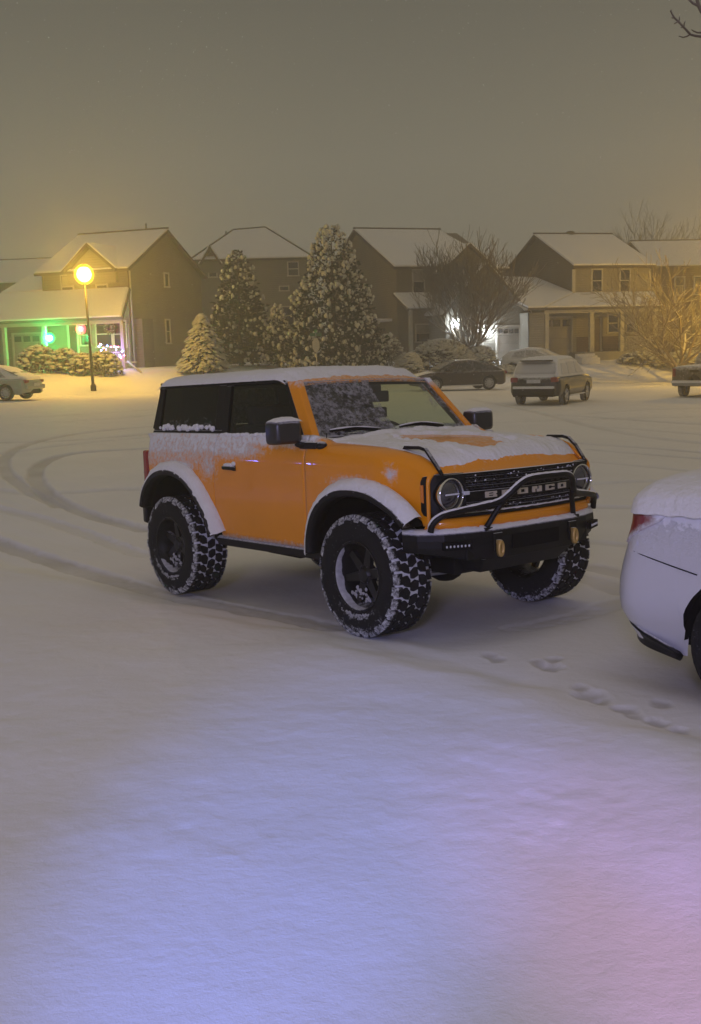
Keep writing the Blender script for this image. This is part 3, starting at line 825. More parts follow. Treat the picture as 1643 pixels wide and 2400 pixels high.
    # top lip
    mb = MB(); mb.grid([[(fx(y) + dx, y, z) for y in [k / 14 * .775 for k in range(-14, 15)]] for dx, z in ((-.03, 1.138), (.004, 1.134), (.008, 1.118), (-.03, 1.112))], smooth=False)
    mb.grid([[(fx(y) + dx, y, z) for y in [k / 14 * .72 for k in range(-14, 15)]] for dx, z in ((-.03, .872), (.016, .866), (.02, .845), (-.03, .838))], smooth=False)
    lp = mb.build('grille_frame', m_black, gr)
    # snow band low on the grille
    mb = MB(); rn = random.Random(2)
    mb.tube([(fx(y) + .012, y, .868 + .004 * noise.noise(Vector((y * 20, 0, 0)))) for y in [k / 20 * .62 for k in range(-12, 21)]], [.006 + .006 * abs(noise.noise(Vector((k * 1.3, 3, 0)))) for k in range(33)], 6)
    for k in range(70):
        y = rn.uniform(-.5, .6); z = rn.choice([.875, .90, 1.08, 1.11, .88]); mb.ball((fx(y) + .004, y, z + rn.uniform(-.008, .008)), rn.uniform(.003, .008), 5, 4)
    mb.build('snow', m_snow, gr)
    # block lettering
    L5 = {'B': [(0, 0, .28, 1), (.28, .78, 1, 1), (.28, 0, 1, .22), (.28, .40, .92, .60), (.72, .60, 1, .78), (.72, .22, 1, .40)],
          'R': [(0, 0, .28, 1), (.28, .76, 1, 1), (.72, .44, 1, .76), (.28, .30, 1, .44), (.68, 0, .98, .30)],
          'O': [(0, 0, .28, 1), (.72, 0, 1, 1), (.28, .76, .72, 1), (.28, 0, .72, .24)],
          'N': [(0, 0, .27, 1), (.73, 0, 1, 1), (.27, .55, .50, 1), (.50, 0, .73, .50)],
          'C': [(0, 0, .28, 1), (.28, .76, 1, 1), (.28, 0, 1, .24), (.72, .62, 1, .76), (.72, .24, 1, .38)]}
    for i, ch in enumerate('BRONCO'):
        y0 = -.400 + i * .148; w_ = .098; mb = MB()
        for a, b, c, d in L5[ch]:
            # drawn as solid strokes a hair clear of one another
            mb.prism([(y0 + w_ * (a + .004), .957 + .040 * (b + .006)), (y0 + w_ * (c - .004), .957 + .040 * (b + .006)), (y0 + w_ * (c - .004), .957 + .040 * (d - .006)), (y0 + w_ * (a + .004), .957 + .040 * (d - .006))],
                     lambda p, q, t: (fx(p) + t, p, q), .006, .016)
        mb.build('letter', m_cream, gr)
    # lamp surrounds
    for sd in (-1, 1):
        def sp(a, b, t): return (fx(a) - .012 + t - .03 * sm(.77, .81, abs(a)), sd * a, b)
        hc = (.672, .998)
        outer = [(.55, 1.138), (.775, 1.138), (.80, 1.125), (.812, 1.09), (.812, .93), (.80, .885), (.785, .858), (.76, .845), (.55, .845)]
        mb = MB()
        # ring of quads between outline and lamp hole
        N_ = 40; hole = []; out = []
        def hit(th):
            dx, dz = math.cos(th), math.sin(th); best = 9
            for i in range(len(outer)):
                x1, z1 = outer[i]; x2, z2 = outer[(i + 1) % len(outer)]
                ex, ez = x2 - x1, z2 - z1; den = dx * ez - dz * ex
                if abs(den) < 1e-9: continue
                t = ((x1 - hc[0]) * ez - (z1 - hc[1]) * ex) / den; s_ = ((x1 - hc[0]) * dz - (z1 - hc[1]) * dx) / den
                if t > 0 and -1e-6 <= s_ <= 1 + 1e-6: best = min(best, t)
            return best
        rows = [[], [], [], [], []]
        for i in range(N_):
            th = 2 * PI * i / N_; t = hit(th); c_, s_ = math.cos(th), math.sin(th)
            rows[0].append(sp(hc[0] + c_ * t, hc[1] + s_ * t, -.05)); rows[1].append(sp(hc[0] + c_ * t, hc[1] + s_ * t, .012))
            rows[2].append(sp(hc[0] + c_ * lerp(.118, t, .6), hc[1] + s_ * lerp(.118, t, .6), .016))
            rows[3].append(sp(hc[0] + c_ * .118, hc[1] + s_ * .118, .010)); rows[4].append(sp(hc[0] + c_ * .112, hc[1] + s_ * .112, -.05))
        if sd > 0: rows = rows[::-1]
        mb.grid(rows, close=True); su = mb.build('headlight_surround', m_black, gr, angle=35)
        X0 = fx(.672) - .002
        hl = MB(); hl.lathe([(.001, .020), (.04, .018), (.075, .008), (.098, -.012)], 36, 'x', (X0, sd * .672, .998)); hl = hl.build('headlight', m_lens, T)
        mb = MB(); mb.lathe([(.112, -.02), (.113, .014), (.108, .021), (.102, .016), (.100, -.012)], 40, 'x', (X0, sd * .672, .998)); mb.build('ring', m_chrome, hl)
        mb = MB(); mb.box((X0 + .022, sd * .672, 1.0), (.008, .13, .012)); mb.box((X0 + .028, sd * .549, 1.0), (.02, .05, .026)); mb.build('reflector', m_led, hl, bevel=.004)
        mb = MB(); mb.box((X0 + .022, sd * .475, 1.0), (.014, .12, .018)); mb.build('light_bar', mat('bar_lens', (.16, .16, .18), .25), hl, bevel=.003)
        # wrap of the surround and amber marker on the fender side
        mb = MB(); mb.prism([(.495, .90), (.52, .868), (.548, .862), (.548, 1.13), (.52, 1.125), (.495, 1.09)], lambda a, b, t: (a, sd * (.808 + t), b), -.02, .032)
        mb.build('surround_side', m_black, gr, bevel=.006)
        mb = MB(); mb.prism([(.504, .958), (.530, .952), (.530, 1.072), (.504, 1.070)], lambda a, b, t: (a, sd * (.842 + t), b), -.005, .006)
        mb.build('side_marker', m_amber, T, bevel=.003)
        # trail sight on the fender top
        mb = MB()
        P_ = [Vector((.235, sd * .735, 1.292)), Vector((.25, sd * .735, 1.312)), Vector((.40, sd * .735, 1.312)), Vector((.45, sd * .735, 1.300)), Vector((.51, sd * .742, 1.245)), Vector((.585, sd * .735, 1.155)), Vector((.60, sd * .735, 1.13))]
        rows = [[p + Vector((0, dy, dz)) for dy, dz in ((-.014, -.014), (.014, -.014), (.014, .010), (-.014, .010))] for p in P_]
        mb.grid(rows, close=True, smooth=False); mb.add(rows[0], [(0, 1, 2, 3)]); mb.add(rows[-1], [(3, 2, 1, 0)])
        mb.build('trail_sight', m_black, T, bevel=.003)
    # orange valance under the grille
    rows = []
    for dx, z in ((-.04, .842), (.028, .836), (.050, .818), (.052, .79), (.035, .765), (-.04, .745)):
        rows.append([(fx(y) + dx - .10 * sm(.66, .84, abs(y)) ** 1.5, y, z + .006 * sm(.5, .9, abs(y))) for y in [k / 20 * .83 for k in range(-20, 21)]])
    mb = MB(); mb.grid(rows[::-1], att=[.08] * 6 * 41); mb.build('front_valance', m_orange, T, attr='snow')
    # ------------------------------------------------ steel bumper
    plan = [(.40, .925), (.52, .90), (.64, .77), (.705, .60), (.745, .42), (.75, .2), (.75, 0)]
    plan = plan + [(x, -y) for x, y in reversed(plan[:-1])]
    def bz0(y): return lerp(.545, .62, sm(.45, .95, abs(y)))
    rows = []
    for (u, dz) in ((-.16, .745), (-.03, .752), (0, .745), (.004, .70), (0, .655), (-.02, 0), (-.12, -1)):
        row = []
        for x, y in plan:
            z = dz if dz > .1 else bz0(y)
            nx = Vector((.6 + .4 * (1 - abs(y)), .8 * y, 0)).normalized() if abs(y) > .5 else Vector((1, 0, 0))
            row.append((x + nx.x * u, y + nx.y * u, z))
        rows.append(row)
    mb = MB(); mb.grid(rows, smooth=False); mb.bx(.42, .70, -.62, .62, .56, .74)
    bp = mb.build('front_bumper', m_frost, T, bevel=.006)
    mb = MB(); mb.prism([(-.46, .545), (.46, .545), (.40, .44), (-.40, .44)], lambda a, b, t: (.60 + t + (b - .44) * .9, a, b), -.30, .0)
    mb.bx(-.05, .45, -.50, .50, .42, .55)
    mb.build('skid_plate', m_black, T, bevel=.006)
    mb = MB(); mb.bx(.748, .7555, -.24, .24, .60, .70); mb.build('winch_shade_panel', m_black_clean, bp)  # flat dark panel painted as the shade of a winch recess
    for sd in (-1, 1):
        # fog light slot with its row of small lenses
        mb = MB(); mb.box((.688, sd * .70, .665), (.03, .20, .050), Matrix.Rotation(sd * R(24), 3, 'Z')); fs_ = mb.build('fog_light', m_black_clean, bp)
        mb = MB()
        for k in range(7):
            o_ = Matrix.Rotation(sd * R(24), 3, 'Z') @ Vector((.016, (k - 3) * .026, 0)); mb.ball((.688 + o_.x, sd * .70 + o_.y, .665), (.004, .009, .009), 6, 5)
        mb.build('lens_row', m_led, fs_)
        # tow hook: closed loop plate
        mb = MB(); cy = sd * .385
        prof = [(math.cos(t) * .030, math.sin(t) * .058) for t in [2 * PI * k / 20 for k in range(20)]]
        inn = [(math.cos(t) * .012, math.sin(t) * .034) for t in [2 * PI * k / 20 for k in range(20)]]
        rows = []
        for (dx, pf) in ((.76, inn), (.752, prof), (.775, prof), (.782, [(a * .85, b * .9) for a, b in prof]), (.785, inn), (.76, inn)):
            rows.append([(dx + .012, cy + a, .625 + b - .004) for a, b in pf])
        mb.grid(rows, close=True); mb.box((.772, cy - .012, .665), (.03, .028, .03))
        mb.build('tow_hook', m_gold, T)
        mb = MB(); mb.box((.757, cy, .66), (.016, .085, .13)); mb.build('hook_mount', m_black, bp, bevel=.004)
    # snow on the bumper shelf
    rows = []
    for u, h in ((-.155, .0), (-.14, .016), (-.10, .022), (-.05, .026), (-.012, .022), (.004, .004)):
        row = []
        pl = []
        for (a, b) in zip(plan, plan[1:]):
            for k in range(6): pl.append((lerp(a[0], b[0], k / 6), lerp(a[1], b[1], k / 6)))
        pl.append(plan[-1])
        for x, y in pl:
            nx = Vector((.6 + .4 * (1 - abs(y)), .8 * y, 0)).normalized() if abs(y) > .5 else Vector((1, 0, 0))
            j = noise.noise(Vector((x * 8, y * 9, u * 20))); j2 = noise.noise(Vector((y * 40, u * 60, 0)))
            row.append((x + nx.x * (u + .004 * j), y + nx.y * (u + .004 * j), .7505 + h * (1 + .5 * j + .4 * j2) - (.006 if h < .005 else 0)))
        rows.append(row)
    mb = MB(); mb.grid(rows); mb.build('snow', m_snow, bp)
    # bull bar
    def smooth_path(P, n=6):
        out = []; Q = [P[0]] + P + [P[-1]]
        for i in range(1, len(Q) - 2):
            for k in range(n):
                t = k / n; out.append(.5 * ((2 * Q[i]) + (-Q[i - 1] + Q[i + 1]) * t + (2 * Q[i - 1] - 5 * Q[i] + 4 * Q[i + 1] - Q[i + 2]) * t * t + (-Q[i - 1] + 3 * Q[i] - 3 * Q[i + 1] + Q[i + 2]) * t ** 3))
        out.append(P[-1]); return out
    H_ = [(.585, .84, .765), (.60, .83, .82), (.635, .78, .868), (.68, .68, .890), (.72, .52, .905), (.74, .40, .918), (.75, .335, .945), (.75, .25, 1.02), (.75, .19, 1.055), (.75, .10, 1.063)]
    H_ = [(.585, .84, .765), (.60, .83, .82), (.64, .78, .868), (.69, .66, .893), (.74, .50, .914), (.78, .39, .935), (.82, .325, .985), (.852, .275, 1.04), (.868, .21, 1.074), (.87, .10, 1.082)]
    P_ = [Vector((x, -y, z)) for x, y, z in H_] + [Vector((x, y, z)) for x, y, z in reversed(H_)]
    # one continuous hoop; the far side drops straight as a leg too
    path = smooth_path(P_, 5)
    mb = MB(); mb.tube(path, .0215, 12)
    for sd in (-1, 1):
        leg = smooth_path([Vector((.715, sd * .45, .765)), Vector((.735, sd * .42, .82)), Vector((.765, sd * .375, .90)), Vector((.80, sd * .34, .955))], 4)
        mb.tube(leg, .019, 10)
        mb.box((.715, sd * .45, .755), (.05, .07, .02))
    bb = mb.build('bull_bar', mat('bar_paint', (.006, .006, .007), .45, spec=.25), T)
    rows = []
    for i, p in enumerate(path):
        a = path[max(0, i - 1)]; b = path[min(len(path) - 1, i + 1)]; t = (b - a).normalized()
        side = Vector((t.y, -t.x, 0)); side = side.normalized() if side.length > .01 else Vector((1, 0, 0)); up = side.cross(t); up = up if up.z > 0 else -up
        k_ = sm(.05, .45, up.z) * (1 + .5 * noise.noise(p * 14)); row = []
        for q in range(7):
            th = R(lerp(48, 132, q / 6)); rr = .0195 + .006 * k_ * math.sin(PI * q / 6) + (.002 if 0 < q < 6 else 0) + .003 * noise.noise(p * 50 + Vector((q, 0, 0)))
            row.append(p + side * math.cos(th) * rr + up * math.sin(th) * rr)
        rows.append(row)
    mb = MB(); mb.grid(rows); mb.build('snow', m_snow, bb)
    # ------------------------------------------------ mirrors
    for sd in (-1, 1):
        c_ = Vector((-.76, sd * 1.02, 1.425)); mb = MB(); rows = []
        for dx, s_ in ((.075, .70), (.066, .88), (.04, .97), (-.02, 1), (-.055, 1), (-.058, .94)):
            rows.append([c_ + Vector((dx, .125 * s_ * (math.copysign(abs(math.cos(t)) ** .35, math.cos(t))), .092 * s_ * (math.copysign(abs(math.sin(t)) ** .35, math.sin(t))))) for t in [2 * PI * k / 28 for k in range(28)]])
        mb.grid(rows, close=True); mb.add(rows[0], [tuple(range(28))]); mb.add(rows[-1], [tuple(reversed(range(28)))])
        mr_ = mb.build('mirror', mat('mirror_shell', (.03, .03, .032), .3, dust=(.35, .9, .9, 24)), T, angle=50)
        mb = MB(); rows = []
        for i in range(9):
            u = i / 8 * 2 - 1; rows.append([c_ + Vector((.01 + u * .07, v * .125, .086 + .026 * (1 - u * u) ** .5 * (1 - v * v) ** .5 * (1 + .3 * noise.noise(Vector((u * 3, v * 3, sd)))) - .012 * (u * u + v * v) * .5)) for v in [k / 8 - 1 for k in range(17)]])
        mb.grid(rows[::-1]); mb.build('snow', m_snow, mr_)
        mb = MB(); mb.tube([(-.74, sd * .93, 1.345), (-.70, sd * .90, 1.328), (-.60, sd * .875, 1.318)], [.030, .034, .036], 10); mb.box((-.62, sd * .885, 1.322), (.20, .07, .05)); mb.ball((-.50, sd * .875, 1.318), (.05, .04, .035), 12, 8)
        mb.build('mirror_arm', m_black, mr_, bevel=.01)
    # wipers
    for v0, v1, u1 in ((-.88, -.28, .085), (-.02, .62, .10)):
        mb = MB()
        pts = [ws(.05 + (u1 - .05) * math.sin(PI * k / 8) * .9 + .02 * (1 - k / 8), lerp(v0, v1, k / 8), .020) for k in range(9)]
        mb.tube(pts, [.006, .009, .011, .014, .015, .014, .011, .008, .005], 6)
        mb.tube([pts[4], ws(.035, lerp(v0, v1, .9), .022), ws(-.02, lerp(v0, v1, 1.15), .02)], .009, 6)
        wp = mb.build('wiper', m_black_clean, T)
        mb = MB(); mb.tube([p + Vector((.002, 0, .013)) for p in pts], [.004, .006, .008, .007, .006, .007, .006, .004, .002], 6); mb.build('snow', m_snow, wp)
    # antenna stub on the near cowl
    mb = MB(); mb.tube([(-.585, -.76, 1.34), (-.585, -.76, 1.405)], .004, 6); mb.build('antenna', m_black_clean, T)
    # ------------------------------------------------ running gear
    mb = MB()
    for x in WX:
        mb.tube([(x, -.72, .42), (x, .72, .42)], .045, 10); mb.ball((x, .12 if x < -1 else -.15, .42), (.15, .16, .14), 12, 8)
    mb.tube([(-.25, -.15, .46), (-1.2, 0, .50), (-2.45, .12, .44)], .035, 8)
    for sd in (-1, 1): mb.tube([(-3.1, sd * .42, .56), (-2.55, sd * .42, .64), (-1.9, sd * .42, .52), (-.7, sd * .42, .50), (.5, sd * .40, .58)], .045, 6)
    mb.tube([(-1.75, -.5, .45), (-1.3, -.5, .44)], .07, 10); mb.tube([(-2.6, -.35, .48), (-1.75, -.5, .45)], .03, 8); mb.bx(-1.45, -.95, -.35, .35, .42, .56)
    mb.build('axles_and_frame', m_black_clean, T)
    mb = MB(); mb.tube([(.16, -.66, .40), (.17, .62, .36)], .018, 8); mb.build('steering_rod', m_steel, T)
    m_rimsnow = mat('road_snow', (.42, .42, .45), .8, var=.25, vs=30)
    # ------------------------------------------------ wheels
    def wheel():
        rm = MB()
        rm.lathe([(.232, -.150), (.236, -.163), (.248, -.166), (.252, -.158), (.246, -.145)], 48)
        rm.lathe([(.232, -.150), (.222, -.12), (.205, -.09), (.200, -.02), (.212, .12), (.235, .15)], 40)
        for k in range(6):   # spokes
            a = k * PI / 3 + .2; c_, s_ = math.cos(a), math.sin(a)
            P4 = [(.06, -.035), (.06, .035), (.20, .024), (.20, -.024)]
            rm.prism([(p * c_ - q * s_, p * s_ + q * c_) for p, q in P4], lambda a_, b_, t: (a_, t - .02 * (math.hypot(a_, b_) / .2), b_), -.075, -.04)
        rm.lathe([(.001, -.105), (.045, -.102), (.052, -.09), (.075, -.078), (.078, -.03)], 24)
        for k in range(18):
            a = 2 * PI * k / 18; rm.ball((.242 * math.cos(a), -.170, .242 * math.sin(a)), .006, 6, 4)
        for k in range(6):
            a = 2 * PI * k / 6; rm.ball((.062 * math.cos(a), -.086, .062 * math.sin(a)), .008, 6, 4)
        rim = rm.build('wheel', m_rim, T, angle=40)
        ty = MB()
        prof = [(.236, -.150), (.252, -.163), (.285, -.172), (.33, -.176), (.365, -.172), (.392, -.162), (.408, -.146), (.412, -.10), (.413, 0), (.412, .10), (.408, .146), (.392, .162), (.33, .176), (.252, .163), (.236, .150)]
        rows = []; at_ = []; n = 96
        for i in range(n + 1):
            th = 2 * PI * i / n
            for r_, h in prof: pass
            rows.append([(r_ * math.cos(th), h, r_ * math.sin(th)) for r_, h in prof])
            low = max(0, math.sin(-th)) ** 3
            at_ += [1.0 if r_ >= .408 else (.30 + .12 * low if r_ > .34 else .27 + .22 * low * (abs(r_ - .285) < .02)) for r_, h in prof]
        ty.grid(rows, att=at_); tyre = ty.build('tyre', m_rubber, rim, attr='snow')
        # tread blocks
        tb = MB(); rn = random.Random(11)
        n = 30
        for ri, (yc, hw) in enumerate(((-.074, .0315), (0, .0315), (.074, .0315))):
            for k in range(n):
                a0 = (k + (.5 if ri % 2 else 0)) / n * 2 * PI + rn.uniform(-.012, .012); da = 2 * PI / n * rn.uniform(.40, .455)
                sk = .25 * da * (1 if ri != 1 else -1)
                P6 = [(-da, -hw * .3), (-da * .62 + sk, -hw), (da * .72 + sk, -hw * .95), (da, hw * .2), (da * .6 - sk, hw), (-da * .75 - sk, hw * .9)]
                P6 = [(a + rn.uniform(-.014, .014), b + rn.uniform(-.004, .003)) for a, b in P6]
                tb.prism([(a0 + a, yc + b) for a, b in P6], lambda a, b, t: (t * math.cos(a), b, t * math.sin(a)), .405, .430)
        for sd in (-1, 1):
            for k in range(n):
                a0 = (k + .25) / n * 2 * PI; da = 2 * PI / n * rn.uniform(.36, .43); ex = .018 if k % 2 else 0
                vs = []
                for (yy, rr) in ((.113, .430), (.150, .429), (.172 - ex * .2, .400 - ex), (.158, .385 - ex), (.113, .400)):
                    for s_ in (-1, 1):
                        vs.append((rr * math.cos(a0 + s_ * da), sd * yy, rr * math.sin(a0 + s_ * da)))
                fs = [(2 * i, 2 * i + 2, 2 * i + 3, 2 * i + 1) for i in range(4)] + [(8, 0, 1, 9), (0, 2, 4, 6, 8), (9, 7, 5, 3, 1)]
                tb.add(vs, fs if sd > 0 else [f[::-1] for f in fs], att=[.2, .2, .50, .50, .52, .52, .34, .34, .1, .1])
        # fill attr default for blocks
        tb.at = [a if a else .26 for a in tb.at]
        tb.build('tread', m_rubber, rim, attr='snow')
        return rim
    w0 = wheel()
    w0.location = (0, -.845, WR)
    def snow_arc(a0, a1, parent_rim, nm='snow'):
        rows = []; n = 36; mb = MB()
        for i in range(n + 1):
            u = i / n; th = R(lerp(a0, a1, u)); wv = math.sin(PI * u) ** .5 * (1 + .35 * noise.noise(Vector((u * 9, 0, 0))))
            rows.append([((.231 - d * wv) * math.cos(th), h, (.231 - d * wv) * math.sin(th)) for d, h in ((-.003, -.157), (.004, -.153), (.012, -.135), (.018, -.10), (.020, -.06), (.006, -.03))])
        mb.grid(rows[::-1]); rn = random.Random(3)
        for k in range(46):
            a = R(rn.uniform(235, 300)); r_ = .265 + .035 * rn.random(); mb.ball((r_ * math.cos(a), -.170, r_ * math.sin(a)), (rn.uniform(.006, .014), .005, rn.uniform(.004, .009)), 6, 4)
        # a smear of snow low on the spokes
        for k in range(30):
            a = R(rn.uniform(225, 290)); r_ = rn.uniform(.10, .2); mb.ball((r_ * math.cos(a), -.088, r_ * math.sin(a)), (rn.uniform(.008, .02), .006, rn.uniform(.006, .016)), 6, 4)
        return mb.build(nm, m_rimsnow, parent_rim)
    w1 = copy_tree(w0, T); w1.location = (WX[1], -.845, WR); w1.rotation_euler = (0, R(37), 0)
    w2 = copy_tree(w0, T); w2.location = (0, .845, WR); w2.rotation_euler = (0, R(20), PI)
    w3 = copy_tree(w0, T); w3.location = (WX[1], .845, WR); w3.rotation_euler = (0, R(50), PI)
    snow_arc(125, 300, w0); s1 = snow_arc(215, 290, w1); s1.rotation_euler = (0, R(-37), 0)
    return T
build_truck()
# ================================================================ other vehicles
def car(name, label, cat, mat4, spec, group=None):
    T = empty(name, mat4); tag(T, label, cat, group)
    L_, Wd = spec['L'], spec['W'] / 2
    x0, x1 = -L_ / 2, L_ / 2
    wr = spec.get('wr', .33); wx = spec['wx']; arch = wr + .055
    top = spec['top']; bot = spec.get('bot', .22); nx = spec.get('nx', 60); hi = spec.get('hi', False)
    rl, rf_ = spec.get('rr', .30), spec.get('rfr', .35)
    paint = spec['paint']
    def plan(x):
        w = Wd
        a = max(0, (x0 + rl - x) / rl); b = max(0, (x - (x1 - rf_)) / rf_)
        return w * (1 - .42 * a ** 2.6) * (1 - .40 * b ** 2.4)
    def zb(x):
        z = bot + .10 * sm(x0 + .35, x0, x) + .05 * sm(x1 - .3, x1, x)
        for w in wx:
            d = abs(x - w)
            if d < arch: z = max(z, wr + math.sqrt(max(0, arch ** 2 - d ** 2)) * 1.0)
        return z
    xs = [x0 + (x1 - x0) * (.5 - .5 * math.cos(PI * i / nx)) for i in range(nx + 1)]
    for w in wx: xs += [w + s * arch * math.sin(R(t)) for s in (-1, 1) for t in (10, 25, 40, 55, 68, 78, 85, 89.5)]
    xs = sorted(set(xs))
    tuck = spec.get('tuck', .08)
    def sec(x):
        w = plan(x); zt = interp(top, x); b = zb(x); sh = zt - spec.get('sh', .13)
        endf = max(sm(x0 + .12, x0, x), sm(x1 - .12, x1, x))
        pts = []
        for i in range(10):
            z = lerp(b, max(sh, b + .02), i / 9)
            t = (z - bot) / max(.1, sh - bot)
            y = w - tuck * sm(.35, 0, t) - .03 * sm(.5, 1, t) + .012 * math.exp(-((t - .78) / .08) ** 2)
            pts.append((y, z))
        ys = pts[-1][0]
        for k in range(1, 5):
            a = k / 4 * PI / 2; pts.append((ys - .12 * math.sin(a) * .9 - .0, sh + (zt - sh) * (1 - math.cos(a)) ** .8 if k < 4 else zt))
        yi = pts[-1][0]
        for k in range(1, 4): pts.append((yi * (1 - k / 3), zt + .02 * math.sin(PI / 2 * k / 3)))
        return pts
    full = []
    for x in xs:
        s_ = sec(x); full.append([(x, -y, z) for y, z in s_] + [(x, y, z) for y, z in reversed(s_[:-1])])
    e0 = spec.get('endbow', .05)
    for idx, sg in ((0, -1), (-1, 1)):
        r0 = full[idx]
    mb = MB(); mb.grid(full[::-1])
    # bowed ends
    for idx, sg in ((0, -1), (-1, 1)):
        r0 = full[idx]; zc = sum(p[2] for p in r0) / len(r0)
        rws = [r0]
        for k in range(1, 5):
            f_ = 1 - .25 * k; rws.append([(p[0] + sg * e0 * (1 - f_ ** 2), p[1] * (f_ * .98 + .0), zc + (p[2] - zc) * f_) for p in r0])
        mb.grid(rws if sg > 0 else rws[::-1])
    if hi: mb.v = [(v[0] + spec['rake'](v[0], v[2]), v[1], v[2]) for v in mb.v]
    att = [interp(spec.get('snowz', [(0, .0), (2, .0)]), v[2]) for v in mb.v]
    mb.at = att
    body = mb.build('body', paint, T, angle=50, attr='snow')
    # dark floor and wheel wells
    mb = MB(); mb.bx(x0 + .15, x1 - .15, -Wd + .28, Wd - .28, bot + .02, .62)
    mb.bx(wx[0] + arch, wx[1] - arch, -Wd + .09, Wd - .09, bot + .01, .5) if wx[0] < wx[1] else None
    mb.build('floor', m_black_clean, T)
    # greenhouse
    G = spec['roof']; belt = spec['belt']; zr = max(z for _, z in G)
    def gyy(x, z): return plan(x) * .93 - .17 * (z - belt) / (zr - belt)
    gx = sorted(set([G[0][0] + (G[-1][0] - G[0][0]) * i / 36 for i in range(37)] + [p[0] for p in G]))
    rows = []
    for x in gx:
        z = interp(G, x); h = max(z - belt, .001); row = []
        ylo = gyy(x, belt); yhi = gyy(x, z)
        q = [(ylo, belt - .03), (lerp(ylo, yhi, .5), belt + h * .5), (yhi, z - .05 * min(1, h / .3)), (yhi - .07, z - .01), (yhi * .5, z + .015), (0, z + .02)]
        rows.append([(x, -y, zz) for y, zz in q] + [(x, y, zz) for y, zz in reversed(q[:-1])])
    mb = MB(); mb.grid(rows[::-1]); mb.at = [spec.get('gsnow', .0)] * len(mb.v)
    cabn = mb.build('cabin', spec.get('cabin', paint), T, angle=40, attr='snow')
    # side panes
    for pane in spec.get('panes', []):
        for sd in (-1, 1):
            mb = MB()
            ins = [(a, b) for a, b in pane]
            mb.prism(ins if sd < 0 else ins[::-1], lambda a, b, t: (a, sd * (gyy(a, b) + t), b), -.02, .012)
            mb.at = [spec.get('psnow', .2)] * len(mb.v)
            mb.build('window', spec.get('glass', m_carglass), T, attr='snow')
    for nm, (xa, za, xb, zb_) in spec.get('screens', {}).items():
        mb = MB(); rws = []
        for i in range(5):
            u = i / 4; x = lerp(xa, xb, u); z = lerp(za, zb_, u); yy = (gyy(x, z) - .06)
            rws.append([(x + (.014 if xa > xb else -.014) * (-1 if nm == 'windshield' else 1) * (-1 if nm == 'windshield' else 1) * (1 if nm == 'windshield' else 1), yy * v, z + .022) for v in (-1, -.5, 0, .5, 1)])
        mb.grid(rws); mb.at = [spec.get('ssnow', .5)] * len(mb.v)
        o = mb.build(nm, spec.get('glass', m_carglass), T, attr='snow'); s = o.modifiers.new('thick', 'SOLIDIFY'); s.thickness = .012; s.offset = 0
    # snow blanket on roof / bonnet / boot
    for (xa, xb, th, wf) in spec.get('blankets', []):
        rows = []
        n = 24 if not hi else 60; m_ = 16 if not hi else 40
        for i in range(n + 1):
            x = lerp(xa, xb, i / n); row = []
            zt = interp(G, x) + .02 if G[0][0] < x < G[-1][0] and interp(G, x) > interp(top, x) else interp(top, x) + .02
            hw = (gyy(x, interp(G, x)) - .02 if G[0][0] < x < G[-1][0] and interp(G, x) > interp(top, x) else plan(x) * .93 - .05) * wf
            e = min(1, (i / n) * 7, (1 - i / n) * 7) ** .5 if 0 < i < n else 0
            for k in range(m_ + 1):
                v = 2 * k / m_ - 1
                t = th * e * max(0, 1 - v ** 6) ** .5 * (1 + .22 * noise.noise(Vector((x * 3, v * 3, 1))) + .1 * noise.noise(Vector((x * 11, v * 9, 1))))
                row.append((x, v * (hw + .03), zt - .02 - .02 * v * v - .02 * v ** 8 + t))
            rows.append(row)
        mb = MB(); mb.grid(rows if xa > xb else rows[::-1]); mb.build('snow', m_snow, T)
    # wheels
    proto = None
    for i, w in enumerate(wx):
        for sd in (-1, 1):
            if proto is None:
                rb = MB(); rb.lathe([(wr * .60, -.095), (wr * .66, -.105), (wr * .68, -.09), (wr * .62, -.05), (wr * .6, .08)], 28)
                for k in range(spec.get('spokes', 5) * 1):
                    a = k * 2 * PI / spec.get('spokes', 5) + .3; c_, s_ = math.cos(a), math.sin(a)
                    rb.prism([(p * c_ - q * s_, p * s_ + q * c_) for p, q in ((.03, -.035), (.03, .035), (wr * .64, .026), (wr * .64, -.026))], lambda a_, b_, t: (a_, t, b_), -.098, -.06)
                rb.lathe([(.001, -.106), (.06, -.10), (.065, -.06)], 16)
                proto = rb.build('wheel', spec.get('rim', m_alloy), T, angle=40)
                mb = MB(); n = 40
                mb.lathe([(wr * .66, -.09), (wr * .72, -.112), (wr * .88, -.115), (wr * .97, -.10), (wr, -.06), (wr, .06), (wr * .96, .10), (wr * .7, .11), (wr * .6, .09)], n)
                mb.at = [.45 if math.hypot(v[0], v[2]) > wr * .98 else .30 for v in mb.v]
                mb.build('tyre', m_rubber, proto, attr='snow')
                mb = MB(); mb.lathe([(.001, -.02), (wr * .62, -.02)], 20); mb.build('brake_disc', m_black_clean, proto)
                wh = proto
            else: wh = copy_tree(proto, T)
            wh.location = (w, sd * (Wd - .115), wr); wh.rotation_euler = (0, .4 * i, PI if sd > 0 else 0)
            wm = MB(); rws = [[(w + arch * .99 * math.cos(t), sd * y, wr + arch * .99 * math.sin(t)) for y in (Wd - .05, Wd - .34)] for t in [PI * k / 12 for k in range(13)]]
            wm.grid(rws); wm.build('wheel_well', m_black_clean, T)
    for nm, mt_, c_, d_, bv in spec.get('boxes', []):
        mb = MB(); mb.box(c_, d_); mb.at = [spec.get('bsnow', .1)] * 8; mb.build(nm, mt_, T, bevel=bv, attr='snow')
    return T
m_carglass = mat('car_glass', (.015, .017, .018), .12, coat=.5, attr=(9, .2), dcol=(.60, .60, .62))
